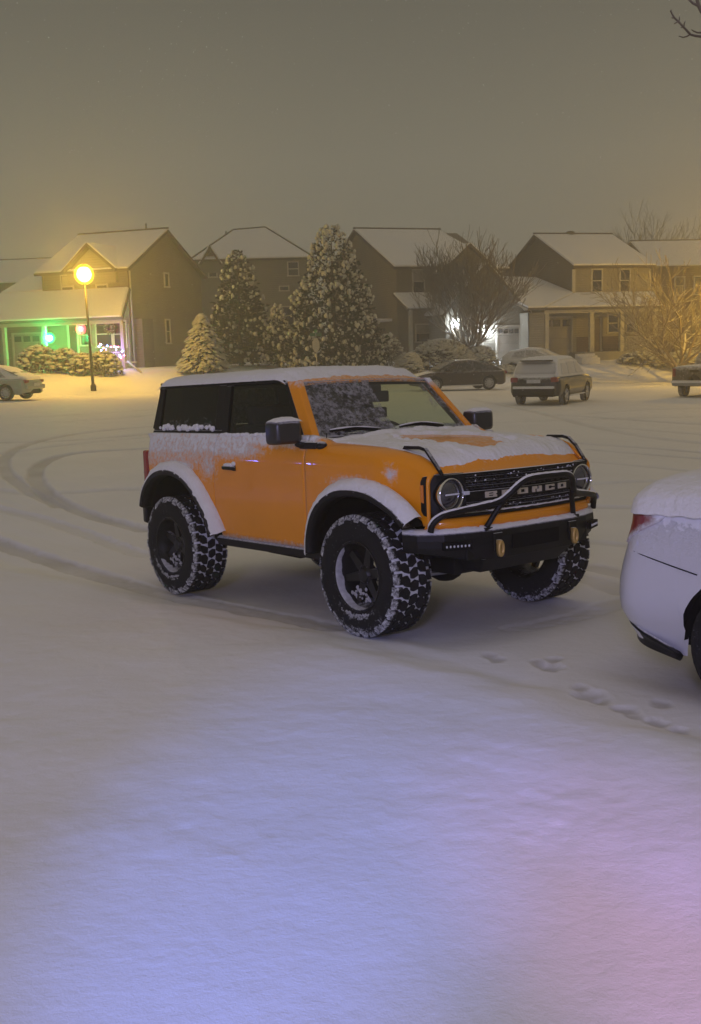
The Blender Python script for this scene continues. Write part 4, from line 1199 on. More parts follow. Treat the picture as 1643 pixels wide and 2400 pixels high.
m_alloy = mat('alloy', (.30, .30, .31), .4, metal=.6, dust=(-.4, .9, 1.0, 14))
def paintm(n, c, sn=0.0, **k): return mat(n, c, .35, coat=.6, var=.05, attr=(9, .22), **k)
m_white = mat('white_paint', (.62, .62, .66), .35, coat=.5, var=.02, attr=(24, .14), bump=.0006, bs=120)
m_plate = mat('licence_plate', (.55, .56, .58), .5)
m_lampred = mat('tail_lamp_red', (.24, .010, .012), .3, coat=.6, attr=(12, .2))
def place(px, py, D, yaw, dz=0):
    p = at(px, py, D); z = gz(p.x, p.y) + dz
    return Matrix.Translation((p.x, p.y, z)) @ Matrix.Rotation(yaw, 4, 'Z')

# ---- the near white sedan, parked ahead of the truck
SL = 4.75
Msed = TRUCK @ Matrix.Translation((1.90 + SL / 2, .04, 0))
rake = lambda x, z: sm(-SL / 2 + .9, -SL / 2, x) * (.10 * sm(.55, 1.02, z) + .04 * sm(.48, .20, z))
spec = dict(rake=rake, L=SL, W=1.84, wx=(-SL / 2 + .97, SL / 2 - .92), wr=.335, bot=.23, nx=110, rr=.34, rfr=.5, tuck=.13, sh=.08, paint=m_white, cabin=m_white, hi=True, endbow=.06,
            top=[(-SL / 2, .99), (-SL / 2 + .06, 1.04), (-SL / 2 + .18, 1.085), (-SL / 2 + .5, 1.115), (-SL / 2 + 1.0, 1.13), (.9, 1.0), (1.6, .93), (2.1, .82), (SL / 2, .66)],
            snowz=[(.0, .05), (.62, .14), (.76, .34), (.90, .50), (1.0, .85)],
            belt=1.02, roof=[(-SL / 2 + .62, 1.10), (-SL / 2 + 1.45, 1.40), (-.2, 1.46), (.35, 1.42), (1.15, 1.0)],
            panes=[[(-1.45, 1.06), (-.42, 1.04), (-.40, 1.36), (-1.05, 1.33)], [(-.34, 1.04), (.75, 1.03), (.25, 1.34), (-.32, 1.37)]],
            screens={'windshield': (.95, 1.12, .42, 1.38), 'rear_window': (-1.62, 1.15, -1.0, 1.36)}, gsnow=.45, psnow=.3,
            blankets=[(-1.15, .35, .07, .96), (1.1, 2.2, .06, .9)])
sed = car('parked_sedan', 'white sedan nearest the camera, thick snow on its boot, red tail light', 'car', Msed, spec)
# details of its rear corner
xr = -SL / 2
def sed_pt(x, z, off=0):
    # approximate surface of the near side
    a = max(0, (xr + .34 - x) / .34); w = .92 * (1 - .42 * a ** 2.6)
    t = (z - .23) / .70
    return w - .13 * sm(.35, 0, t) - .03 * sm(.5, 1, t) + off
for sd in (-1, 1):
    rows = []
    for i in range(9):
        z = lerp(.80, .985, i / 8); ext = lerp(.16, .44, sm(0, 1, i / 8))
        rows.append([(xr + .012 + ext * k / 10 + rake(xr + ext * k / 10, z), sd * sed_pt(xr + .012 + ext * k / 10, z, .008), z + .02 * k / 10) for k in range(11)])
    mb = MB(); mb.grid(rows if sd < 0 else rows[::-1]); mb.at = [(.10 + .52 * sm(5, 9, i % 11)) + .25 * sm(.965, 1.0, v[2]) for i, v in enumerate(mb.v)]
    tl = mb.build('tail_light', m_lampred, sed, attr='snow'); s = tl.modifiers.new('thick', 'SOLIDIFY'); s.thickness = .02; s.offset = 0
    # dark lower valance
    rows = []
    for i in range(4):
        u = i / 3
        rows.append([(xr + .0 + .02 * math.sin(PI * u) + .50 * k / 12 + rake(xr + .5 * k / 12, .2 + .13 * u), sd * (sed_pt(xr + .0 + .50 * k / 12, .24 + .11 * u) + .008), .205 + .15 * u * (1 - .55 * k / 12) + .075 * (1 - k / 12) * 1.2) for k in range(13)])
    mb = MB(); mb.grid(rows if sd < 0 else rows[::-1]); vl = mb.build('lower_valance', m_black, sed); s = vl.modifiers.new('thick', 'SOLIDIFY'); s.thickness = .02; s.offset = 0
    # bumper seam
    mb = MB(); pts = []
    for k in range(14):
        u = k / 13; x = xr + .07 + .62 * u; z = lerp(.83, .70, u ** .9); pts.append((x + rake(x, z), sd * sed_pt(x, z, .0095), z))
    mb.tube(pts, .0035, 5); mb.build('bumper_seam', m_black_clean, sed)
mb = MB(); mb.box((xr - .02, 0, .70), (.05, .5, .14)); mb.build('licence_plate', m_plate, sed)

# deep snow domed over the boot and rear wings
mb = MB(); rows = []
for i in range(46):
    u = i / 45; x = xr - .035 + 1.30 * u ** 1.5; a = max(0, (xr + .40 - x) / .435)
    w = (.935 * (1 - .42 * max(0, (xr + .34 - x) / .34) ** 2.6) if x > xr else .54) * (1 if u else .98); hh = .215 * max(0, 1 - min(1, a) ** 2.6) ** .5 + .03 * sm(0, 1, u)
    row = []
    for k in range(61):
        v = k / 30 - 1; e = max(0, 1 - abs(v) ** 3.2) ** .42
        j = .010 * noise.noise(Vector((x * 5, v * 5, 2))) + .004 * noise.noise(Vector((x * 30, v * 26, 5)))
        row.append((x + rake(x, 1.0) * .95, v * w, .975 + .02 * sm(0, .5, u) * (1 - e) + (hh + j) * e + .008 * noise.noise(Vector((x * 12, v * 2, 9))) * (1 - e)))
    rows.append(row)
mb.grid(rows[::-1]); mb.build('snow', m_snow, sed)
# ---- street vehicles
# dark SUV seen from behind, heading away to the right
m_suv = paintm('suv_paint', (.004, .0045, .006))
suv = dict(L=4.6, W=1.85, wx=(-1.35, 1.35), wr=.35, bot=.30, nx=50, paint=m_suv, cabin=m_snow_far, rr=.22, sh=.10, spokes=6,
           top=[(-2.3, .98), (-2.2, 1.03), (-2.0, 1.05), (.95, 1.05), (1.3, 1.04), (2.1, .96), (2.3, .80)], snowz=[(0, .12), (.9, .22), (1.0, .5), (1.04, .9)],
           belt=1.05, roof=[(-2.22, 1.06), (-1.95, 1.55), (-1.6, 1.66), (.1, 1.68), (.45, 1.62), (1.25, 1.06)],
           panes=[[(-1.72, 1.10), (-.95, 1.10), (-.98, 1.48), (-1.55, 1.48)], [(-.88, 1.10), (-.02, 1.10), (-.04, 1.52), (-.88, 1.52)], [(.06, 1.10), (.98, 1.10), (.42, 1.50), (.05, 1.52)]], psnow=.95,
           screens={'windshield': (1.15, 1.14, .50, 1.56), 'rear_window': (-2.19, 1.12, -1.98, 1.50)}, ssnow=.95,
           blankets=[(-2.25, .5, .07, 1.0), (1.2, 2.2, .07, .95)],
           boxes=[('spoiler', m_black_clean, (-2.02, 0, 1.60), (.22, 1.15, .03), .01), ('tail_light', m_lampred, (-2.24, .74, .93), (.16, .26, .17), .03), ('tail_light', m_lampred, (-2.24, -.74, .93), (.16, .26, .17), .03),
                  ('licence_plate', m_plate, (-2.345, 0, .88), (.02, .50, .13), 0), ('rear_bumper', m_snow_far, (-2.36, 0, .66), (.18, 1.50, .09), .03), ('bumper_cover', m_black, (-2.33, 0, .52), (.12, 1.55, .22), .03), ('running_board', m_snow_far, (0, -.90, .32), (1.9, .10, .04), .01)])
car('parked_suv', 'dark SUV seen from behind on the street, roof and rear glass buried in snow', 'car', place(1297, 930, 40.5, R(62)), suv)
# dark sedan behind the truck's roof, nose to the left
m_dsed = paintm('dark_sedan_paint', (.026, .015, .015))
ds = dict(L=4.6, W=1.80, wx=(-1.33, 1.37), wr=.34, bot=.24, nx=50, paint=m_dsed, rr=.3, rfr=.4, spokes=10, sh=.12,
          top=[(-2.3, .86), (-2.1, .98), (-1.7, 1.02), (.9, .96), (1.5, .90), (2.1, .78), (2.3, .62)], snowz=[(0, .06), (.80, .12), (.90, .42), (.96, .75)], gsnow=.30, psnow=.28,
          belt=.95, roof=[(-2.0, .98), (-1.1, 1.36), (-.5, 1.46), (.2, 1.44), (1.3, .94)], ssnow=.42,
          panes=[[(-1.35, 1.0), (-.62, .98), (-.60, 1.38), (-1.0, 1.28)], [(-.54, .98), (.28, .98), (.06, 1.37), (-.52, 1.39)], [(.34, .98), (.98, .98), (.20, 1.35), (.12, 1.36)]],
          screens={'windshield': (1.15, 1.02, .30, 1.40), 'rear_window': (-1.85, 1.03, -1.05, 1.36)}, blankets=[(1.3, 2.2, .05, .92), (-2.15, -1.75, .05, .9), (-1.0, .2, .025, .9)],
          boxes=[('tail_light', m_lampred, (-2.20, .62, .82), (.16, .30, .15), .03), ('tail_light', m_lampred, (-2.20, -.62, .82), (.16, .30, .15), .03), ('side_skirt', m_snow_far, (0, .885, .25), (2.0, .07, .04), .01), ('mirror', m_dsed, (.72, .98, 1.02), (.12, .20, .12), .03), ('mirror', m_dsed, (.72, -.98, 1.02), (.12, .20, .12), .03),
                 ('headlight', m_led, (2.12, .60, .66), (.16, .30, .12), .03), ('headlight', m_led, (2.12, -.60, .66), (.16, .30, .12), .03)])
car('parked_sedan', 'dark maroon sedan parked just beyond the orange truck, lightly dusted with snow', 'car', place(1072, 905, 53, R(180 + 12)), ds)
# silver-green sedan at the left edge
m_silv = paintm('silver_paint', (.34, .37, .33))
sv = dict(ds); sv.update(paint=m_silv, cabin=m_snow_far, psnow=.55, blankets=[(-2.28, -1.6, .07, .95), (-1.5, .6, .07, .97), (1.2, 2.2, .06, .92)],
          boxes=[('tail_light', m_lampred, (-2.20, .62, .80), (.16, .30, .14), .03), ('tail_light', m_lampred, (-2.20, -.62, .80), (.16, .30, .14), .03), ('rear_bumper', m_silv, (-2.26, 0, .56), (.16, 1.5, .20), .05), ('licence_plate', m_plate, (-2.36, 0, .66), (.02, .45, .14), 0)])
car('parked_sedan', 'silver sedan under thick snow at the left edge, below the green-lit garage', 'car', place(-24, 930, 48, R(180 - 14)), sv)
# pale hatchback on the driveway
m_whc = paintm('pale_paint', (.55, .57, .60))
hb = dict(ds); hb.update(L=4.3, wx=(-1.25, 1.25), paint=m_whc, cabin=m_whc, rr=.35, snowz=[(0, .15), (.8, .35), (.95, .8)], psnow=.56, ssnow=.75, gsnow=.5,
          top=[(-2.15, .90), (-2.0, 1.0), (-1.5, 1.02), (.9, .96), (1.5, .90), (2.0, .76), (2.15, .60)], roof=[(-2.02, 1.0), (-1.5, 1.34), (-.6, 1.48), (.15, 1.46), (1.2, .94)],
          panes=[[(-1.35, 1.0), (-.56, .98), (-.56, 1.38), (-1.15, 1.30)], [(-.50, .98), (.90, .98), (.10, 1.37), (-.50, 1.40)]], screens={'windshield': (1.05, 1.02, .25, 1.40), 'rear_window': (-1.95, 1.05, -1.5, 1.30)},
          blankets=[(1.15, 2.1, .06, .92), (-1.9, .2, .06, .96)], boxes=[('mirror', m_whc, (.70, -.98, 1.02), (.12, .2, .12), .03), ('mirror', m_whc, (.70, .98, 1.02), (.12, .2, .12), .03), ('headlight', m_led, (1.98, -.6, .70), (.16, .3, .12), .03), ('headlight', m_led, (1.98, .6, .70), (.16, .3, .12), .03)])
car('parked_hatchback', 'pale snow-coated hatchback in the driveway between the two garages', 'car', place(1262, 848, 63.0, R(-30)), hb)
# pickup at the right edge, tail towards us
m_pk = paintm('pickup_paint', (.06, .05, .045))
pk = dict(L=5.6, W=1.95, wx=(-1.75, 1.75), wr=.40, bot=.45, nx=50, paint=m_pk, rr=.12, sh=.06, tuck=.04, snowz=[(0, .16), (1.1, .30), (1.28, .6)], gsnow=.5, psnow=.5,
          top=[(-2.8, 1.22), (-2.7, 1.26), (-.6, 1.26), (1.2, 1.24), (2.6, 1.14), (2.8, .95)], belt=1.24, roof=[(-.75, 1.24), (-.6, 1.78), (.7, 1.82), (1.35, 1.24)],
          panes=[[(-.55, 1.28), (.05, 1.28), (.05, 1.68), (-.5, 1.68)], [(.12, 1.28), (1.05, 1.28), (.70, 1.68), (.12, 1.70)]], screens={'windshield': (1.25, 1.30, .78, 1.72), 'rear_window': (-.72, 1.32, -.64, 1.70)}, ssnow=.5,
          blankets=[(-.6, .7, .06, .96), (1.3, 2.7, .06, .95), (-2.75, -.8, .05, .96)],
          boxes=[('tail_light', m_lampred, (-2.80, .84, 1.02), (.10, .12, .34), .02), ('tail_light', m_lampred, (-2.80, -.84, 1.02), (.10, .12, .34), .02), ('rear_bumper', m_snow_far, (-2.92, 0, .66), (.22, 1.75, .10), .02), ('bumper_step', m_steel, (-2.90, 0, .56), (.18, 1.7, .12), .02), ('tailgate_handle', m_black_clean, (-2.865, 0, 1.08), (.04, .36, .10), .01)])
car('pickup_truck', 'dark pickup truck cut off by the right edge, snow on its rear bumper', 'truck', place(1690, 905, 45, R(50)), pk)
# ================================================================ houses
def sidingm(n, c): return mat(n, c, .85, var=.10, vs=1.2, siding=.14, spec=.2)
m_trim = mat('trim_white', (.45, .43, .38), .7, var=.06)
m_fascia = mat('fascia_dark', (.10, .085, .065), .8)
m_shingle = mat('shingles', (.06, .05, .045), .9)
m_roofsnow = mat('roof_snow', (.74, .74, .75), .8, var=.03, bump=.03, bs=3)
m_win = mat('night_window', (.012, .012, .016), .08, coat=.5)
m_blind = mat('window_blind', (.30, .28, .24), .8, siding=.05)
m_brickw = mat('stone_wainscot', (.14, .09, .07), .9, brick=(.3, .12))
m_door_dark = mat('front_door', (.06, .035, .025), .5)
m_metalv = mat('vent_pipe_metal', (.06, .06, .06), .6)
class House:
    def __init__(s, label, corner, yaw, name='house', mirror=False, zg=None):
        s.c = corner; s.yaw = yaw; s.z = gz(corner.x, corner.y) - .15 if zg is None else zg
        s.root = empty(name, None, (corner.x, corner.y, s.z), yaw); tag(s.root, label, 'house')
        s.u = Vector((math.cos(yaw), math.sin(yaw), 0)); s.v = Vector((-math.sin(yaw), math.cos(yaw), 0))
    def U(s, px, vv=0, py=800):
        # local x on the plane local y = vv that projects to column px
        d = ray(px, py); o = Vector((s.c.x, s.c.y, 0)) + s.v * vv
        # (o + u*t) parallel to d in plan
        return (d.x * o.y - d.y * o.x) / (s.u.x * d.y - s.u.y * d.x)
    def V(s, px, uu=0, py=800):
        d = ray(px, py); o = Vector((s.c.x, s.c.y, 0)) + s.u * uu
        return (d.x * o.y - d.y * o.x) / (s.v.x * d.y - s.v.y * d.x)
    def Z(s, px, py, vv=None, uu=None):
        # local height of pixel (px,py) on plane local y=vv or x=uu
        d = ray(px, py)
        if vv is not None:
            n = s.v; o = Vector((s.c.x, s.c.y, 0)) + s.v * vv
        else:
            n = s.u; o = Vector((s.c.x, s.c.y, 0)) + s.u * uu
        t = (o.x * n.x + o.y * n.y) / (d.x * n.x + d.y * n.y)
        return CAM_Z + d.z * t - s.z
    def box(s, nm, m_, x0, x1, y0, y1, z0, z1, parent=None, bevel=0, label=None):
        mb = MB(); mb.bx(x0, x1, y0, y1, z0, z1); return mb.build(nm, m_, parent or s.root, bevel=bevel, label=label)
    def window(s, x0, x1, z0, z1, face='front', pos=0, lit=None, blind=False, cross=True):
        # frame with sill and mullion, pane set back; face front: plane y=pos (outside is -y); 'left': plane x=pos (outside -x); 'right': outside +x
        fr = MB(); t = .09
        def bxx(m_, a0, a1, z0_, z1_, o0, o1):
            if face == 'front': m_.bx(a0, a1, pos - o1, pos - o0, z0_, z1_)
            elif face == 'left': m_.bx(pos - o1, pos - o0, a0, a1, z0_, z1_)
            else: m_.bx(pos + o0, pos + o1, a0, a1, z0_, z1_)
        bxx(fr, x0 - t, x0, z0, z1, .004, .07); bxx(fr, x1, x1 + t, z0, z1, .004, .07)
        bxx(fr, x0 - t, x1 + t, z1 + .002, z1 + t, .004, .075); bxx(fr, x0 - t - .03, x1 + t + .03, z0 - t, z0 - .002, .004, .10)
        if cross: bxx(fr, x0 + .002, x1 - .002, (z0 + z1) / 2 - .03, (z0 + z1) / 2 + .03, .03, .06)
        f = fr.build('window', m_trim, s.root)
        pm = MB(); bxx(pm, x0 + .001, x1 - .001, z0 + .001, z1 - .001, .006, .025); pm.build('pane', lit or m_win, f)
        if blind:
            bm = MB(); bxx(bm, x0 + .01, x1 - .01, (z0 + z1) / 2, z1 - .01, .026, .03); bm.build('blind', m_blind, f)
        return f
    def garage_door(s, x0, x1, z1, face='front', pos=0, n=4, dmat=None):
        d = MB()
        def bxx(m_, a0, a1, z0_, z1_, o0, o1):
            if face == 'front': m_.bx(a0, a1, pos - o1, pos - o0, z0_, z1_)
            elif face == 'left': m_.bx(pos - o1, pos - o0, a0, a1, z0_, z1_)
            else: m_.bx(pos + o0, pos + o1, a0, a1, z0_, z1_)
        h = z1 / 4
        for k in range(4): bxx(d, x0, x1, k * h + .01, (k + 1) * h - .01, .004, .05)
        g = d.build('garage_door', dmat or m_trim2, s.root, bevel=.01)
        f = MB(); bxx(f, x0 - .12, x0 - .002, 0, z1 + .12, .004, .08); bxx(f, x1 + .002, x1 + .12, 0, z1 + .12, .004, .08); bxx(f, x0, x1, z1 + .002, z1 + .12, .004, .08); f.build('frame', m_trim, g)
        w_ = (x1 - x0) / n
        for k in range(n):
            p = MB(); bxx(p, x0 + w_ * k + .12 * w_, x0 + w_ * (k + 1) - .12 * w_, 3 * h + .12, 4 * h - .10, .052, .06); p.build('pane', m_win, g)
        return g
    def slab(s, poly3, nm='roof', th=.14, snow=.10, m_=None, parent=None, inset=.0):
        # poly3: ccw seen from above, roof plane corners (local)
        P = [Vector(p) for p in poly3]; n = (P[1] - P[0]).cross(P[-1] - P[0]).normalized()
        if n.z < 0: P = P[::-1]; n = -n
        k = len(P)
        mb = MB(); mb.add([p - n * th for p in P] + P, [tuple(reversed(range(k))), tuple(range(k, 2 * k))] + [(i, (i + 1) % k, k + (i + 1) % k, k + i) for i in range(k)])
        r_ = mb.build(nm, m_ or m_fascia, parent or s.root)
        c = sum(P, Vector()) / k
        Q = [c + (p - c) * .988 for p in P]
        mb = MB(); mb.add([p + n * .003 for p in Q] + [c + (q - c) * .985 + n * snow for q in Q], [tuple(reversed(range(k))), tuple(range(k, 2 * k))] + [(i, (i + 1) % k, k + (i + 1) % k, k + i) for i in range(k)])
        mb.build('snow', m_roofsnow, r_, bevel=.03)
        return r_
    def gable_x(s, x0, x1, y0, y1, ze, zr, ov=.35, ovx=.3, yr=None):
        # ridge along local x
        ym = (y0 + y1) / 2 if yr is None else yr
        sf = (zr - ze) / (ym - y0); sb = (zr - ze) / (y1 - ym)
        s.slab([(x0 - ovx, y0 - ov, ze - ov * sf), (x1 + ovx, y0 - ov, ze - ov * sf), (x1 + ovx, ym - .002, zr), (x0 - ovx, ym - .002, zr)])
        s.slab([(x0 - ovx, ym + .002, zr), (x1 + ovx, ym + .002, zr), (x1 + ovx, y1 + ov, ze - ov * sb), (x0 - ovx, y1 + ov, ze - ov * sb)])
        s.ridge((x0 - ovx, ym, zr), (x1 + ovx, ym, zr))
    def ridge(s, a, b):
        mb = MB(); mb.tube([Vector(a) + Vector((0, 0, .10)), Vector(b) + Vector((0, 0, .10))], .055, 6); mb.build('ridge_cap', m_fascia, s.root)
    def gable_wall_x(s, x, y0, y1, z0, z1, sgn, m_):
        pass
    def body(s, x0, x1, y0, y1, ze, m_, zr=None, axis='x', nm='wall', z0=-.6, yr=None):
        # pentagon prism: walls with gable ends
        mb = MB()
        if zr is None: mb.bx(x0, x1, y0, y1, z0, ze)
        elif axis == 'x':
            ym = (y0 + y1) / 2 if yr is None else yr
            mb.prism([(y0, z0), (y1, z0), (y1, ze - .15), (ym, zr - .16), (y0, ze - .15)], lambda a, b, t: (t, a, b), x0, x1)
        else:
            xm = (x0 + x1) / 2
            mb.prism([(x0, z0), (x1, z0), (x1, ze - .15), (xm, zr - .16), (x0, ze - .15)], lambda a, b, t: (a, t, b), y0, y1)
        return mb.build(nm, m_, s.root)
    def gable_y(s, x0, x1, y0, y1, ze, zr, ov=.3, ovy=.3):
        xm = (x0 + x1) / 2; sf = (zr - ze) / (xm - x0)
        s.slab([(x0 - ov, y0 - ovy, ze - ov * sf), (xm - .002, y0 - ovy, zr), (xm - .002, y1, zr), (x0 - ov, y1, ze - ov * sf)])
        s.slab([(xm + .002, y0 - ovy, zr), (x1 + ov, y0 - ovy, ze - ov * sf), (x1 + ov, y1, ze - ov * sf), (xm + .002, y1, zr)])
m_trim2 = mat('garage_door_paint', (.30, .28, .25), .7, var=.05)
m_sidA = sidingm('siding_tan', (.21, .18, .135)); m_sidB = sidingm('siding_grey', (.22, .21, .18)); m_sidC = sidingm('siding_brown', (.14, .125, .105))
m_sidD = sidingm('siding_olive', (.21, .18, .13)); m_sidE = sidingm('siding_cream', (.28, .25, .18)); m_sidF = sidingm('siding_rust', (.13, .08, .04))
m_post = mat('porch_post', (.42, .40, .34), .7)
m_concrete = mat('porch_floor', (.25, .24, .22), .9)
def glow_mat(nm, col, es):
    # see-through emission for bulbs and halo shells: gives off light and lets the lamp inside shine through
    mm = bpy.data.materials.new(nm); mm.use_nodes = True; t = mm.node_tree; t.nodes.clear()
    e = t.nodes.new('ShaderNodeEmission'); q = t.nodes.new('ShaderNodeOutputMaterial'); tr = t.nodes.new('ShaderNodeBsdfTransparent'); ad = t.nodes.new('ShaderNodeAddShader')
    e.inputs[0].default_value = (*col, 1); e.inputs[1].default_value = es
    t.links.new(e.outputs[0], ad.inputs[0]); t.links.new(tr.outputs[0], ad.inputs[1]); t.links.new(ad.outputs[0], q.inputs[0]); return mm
def bulb(loc, col, es, r, name, label, cat, power=None, parent=None, group=None, gcol=None):
    # wall lantern: bracket, cap, enlarged bulb and outer shell imitating its halo
    b = MB(); b.box((0, .09, .02), (.10, .05, .22)); b.tube([(0, .08, .14), (0, .0, .20), (0, -.07, .18)], .014, 6); b.lathe([(.001, .24), (.07, .19), (.08, .17), (.001, .17)], 12, 'z', (0, -.07, 0))
    o = b.build(name, m_metalv, parent); o.location = loc
    g = MB(); g.ball((0, -.07, .02), r, 14, 9)
    g.build('bulb', glow_mat(name + '_glow', gcol or col, es), o)
    g = MB(); g.ball((0, -.07, .02), r * 1.75, 16, 10); g.build('halo_shell', glow_mat(name + '_glass', col, 1.6 if col[0] > .5 and col[1] > .5 else 2.6), o)
    point(name + '_lamp', (0, -.09, .02), col, power, r * .8, o)
    if label: tag(o, label, cat, group)
    return o

# ---------------------------------------------------------------- house with the Christmas lights (left)
def house_left():
    D = 61.6; c = at(310, 850, D)
    H = House('tan two-storey house at the left, its porch lit green and red', Vector((c.x, c.y, 0)), R(-20), zg=gz(c.x, c.y) - .1)
    # local frame: x runs right along the facade, y back; corner is the right front corner -> use negative x
    xl = H.U(108); dp = H.V(478, 0)
    ze = H.Z(312, 622, vv=0); zr = H.Z(396, 541, uu=0)
    H.body(xl, 0, 0, dp, ze, m_sidA, zr)
    H.gable_x(xl, 0, 0, dp, ze, zr)
    # small front gable
    xa, xb = H.U(174), H.U(286); zp = H.Z(235, 574, vv=-.3)
    H.body(xa, xb, -.28, .6, ze - .1, m_sidE, zp, 'y', nm='gable_wall', z0=ze - .9)
    H.gable_y(xa, xb, -.28, 3.2, ze, zp + .12, ov=.2)
    # upper windows
    for a, b in ((155, 180), (236, 259)):
        H.window(H.U(a), H.U(b), H.Z(245, 693, vv=0), H.Z(245, 642, vv=0), blind=True)
    H.window(H.V(393, 0), H.V(401, 0), H.Z(396, 671, uu=0), H.Z(396, 643, uu=0), 'right', 0, cross=False)
    H.window(H.V(390, 0), H.V(398, 0), H.Z(393, 803, uu=0), H.Z(393, 751, uu=0), 'right', 0)
    # porch / garage block in front, left
    pd = -1.9
    xg0 = H.U(-40, pd); xg1 = H.U(288, pd); zpe = H.Z(280, 744, vv=pd); zpt = H.Z(310, 700, vv=0) + .25
    zpg = H.Z(60, 655, vv=2)
    H.slab([(xg0, pd - .3, zpe), (xg1 + .25, pd - .3, zpe), (.15, -.02, zpt + .35), (xl - 6, -.02, zpt + .35)], snow=.12)
    H.slab([(xg0, 0.0, zpt + .36), (xl - .02, 0.0, zpt + .36), (xl - .02, 3.6, zpg + .5), (xg0, 3.6, zpg + .5)], snow=.12)
    H.body(xg0, xl - .05, .3, 6, zpt + .3, m_sidA, nm='garage_wall')
    H.box('beam', m_trim, xg0, xg1, pd - .02, pd + .16, zpe - .30, zpe - .06)
    for px in (10, 104, 287): x = H.U(px, pd); H.box('porch_post', m_post, x - .10, x + .10, pd - .03, pd + .17, -.4, zpe - .30)
    xd0, xd1 = H.U(33, .28), H.U(96, .28)
    H.garage_door(xd0, xd1, H.Z(60, 784, vv=.28), pos=.3, n=3)
    # front door, red-lit window, picture window
    x0, x1 = H.U(165), H.U(182); zt = H.Z(172, 765, vv=0)
    d = H.box('door', m_door_dark, x0, x1, -.05, -.004, 0, zt); H.box('frame', m_trim, x0 - .15, x0 - .002, -.07, -.004, 0, zt + .12, d); H.box('frame', m_trim, x1 + .002, x1 + .15, -.07, -.004, 0, zt + .12, d)
    H.window(H.U(192), H.U(212), H.Z(202, 808, vv=0), H.Z(202, 762, vv=0))
    H.window(H.U(229), H.U(263), H.Z(245, 812, vv=0), H.Z(245, 754, vv=0)); H.window(H.U(270), H.U(297), H.Z(280, 812, vv=0), H.Z(280, 754, vv=0))
    # brick bump on the side and darker bay
    H.box('side_bay', m_sidC, .004, .55, H.V(316, 0), H.V(352, .3), -.4, H.Z(330, 747, uu=.3))
    H.box('porch_rail', m_trim, H.U(235, pd), H.U(318, pd), pd - .02, pd + .06, H.Z(280, 851, vv=pd), H.Z(280, 848, vv=pd))
    rb = MB(); 
    for k in range(16):
        x = lerp(H.U(200, pd), H.U(280, pd), k / 15); rb.bx(x - .02, x + .02, pd + .0, pd + .04, .15, .95)
    rb.bx(H.U(200, pd), H.U(280, pd), pd - .02, pd + .06, .95, 1.02); rb.build('porch_railing', m_post, H.root)
    for px in (395, 380): pass
    mb = MB(); xx = H.U(357); mb.tube([(-1.2, dp / 2, zr), (-1.2, dp / 2, zr + .45)], .05, 6); mb.build('vent_pipe', m_metalv, H.root)
    mb = MB(); mb.tube([(.12, .08, .2), (.12, .08, ze - .3), (.12, -.25, ze - .12)], .05, 6); mb.tube([(-.05, -.10, .2), (-.05, -.10, zpe - .3)], .045, 6); mb.build('downspout', m_trim, H.root)
    # ramp board leaning beside the porch
    mb = MB(); p0 = at(300, 862, 59.5); p1 = at(331, 878, 58.0); p0.z = gz(p0.x, p0.y) + .42; p1.z = gz(p1.x, p1.y) + .05
    mb.tube([p0, p1], .055, 6); tag(mb.build('handrail', m_trim), 'white sloping handrail beside the porch steps of the tan house', 'handrail')
    # wreath
    w = at(260, 768, 1); 
    lw = Vector((H.U(260, -.1), -.16, H.Z(260, 768, vv=-.1)))
    mb = MB(); rn = random.Random(1)
    for k in range(90):
        a = rn.uniform(0, 2 * PI); r_ = .26 + rn.uniform(-.07, .07); mb.ball((r_ * math.cos(a), rn.uniform(-.05, .05), r_ * math.sin(a)), rn.uniform(.04, .08), 6, 4, jit=.5, rnd=rn)
    wr_ = mb.build('wreath', mat('wreath_green', (.10, .07, .03), .9, dust=(.4, 1, .6, 20))); wr_.matrix_world = Matrix.Translation(H.root.location) @ Matrix.Rotation(H.yaw, 4, 'Z') @ Matrix.Translation(lw)
    tag(wr_, 'round Christmas wreath hung on the porch picture window of the tan house', 'wreath')
    def wl(px, py, vv, dy=0): 
        l = Vector((H.U(px, vv), vv + dy, H.Z(px, py, vv=vv))); return H.root.location + Matrix.Rotation(H.yaw, 3, 'Z') @ l
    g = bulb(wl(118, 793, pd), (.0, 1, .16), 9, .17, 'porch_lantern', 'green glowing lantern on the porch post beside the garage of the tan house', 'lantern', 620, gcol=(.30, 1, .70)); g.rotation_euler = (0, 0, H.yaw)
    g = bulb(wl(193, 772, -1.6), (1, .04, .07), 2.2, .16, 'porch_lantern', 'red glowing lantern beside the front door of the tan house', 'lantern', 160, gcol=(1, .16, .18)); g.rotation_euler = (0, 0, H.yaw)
    # string of small coloured lights on the railing
    root = empty('light_string', None, wl(262, 822, pd)); tag(root, 'tangle of blue, red and white Christmas lights on the porch railing under the wreath', 'christmas lights')
    wire = MB(); rn = random.Random(5); pts = []
    for k in range(26): pts.append(Vector((lerp(-.85, .75, k / 25), rn.uniform(-.08, .08), rn.uniform(-.22, .42) - .25 * k / 25)))
    rz = Matrix.Rotation(H.yaw, 3, 'Z'); pts = [rz @ p for p in pts]; wire.tube(pts, .008, 4); wire.build('wire', m_black_clean, root)
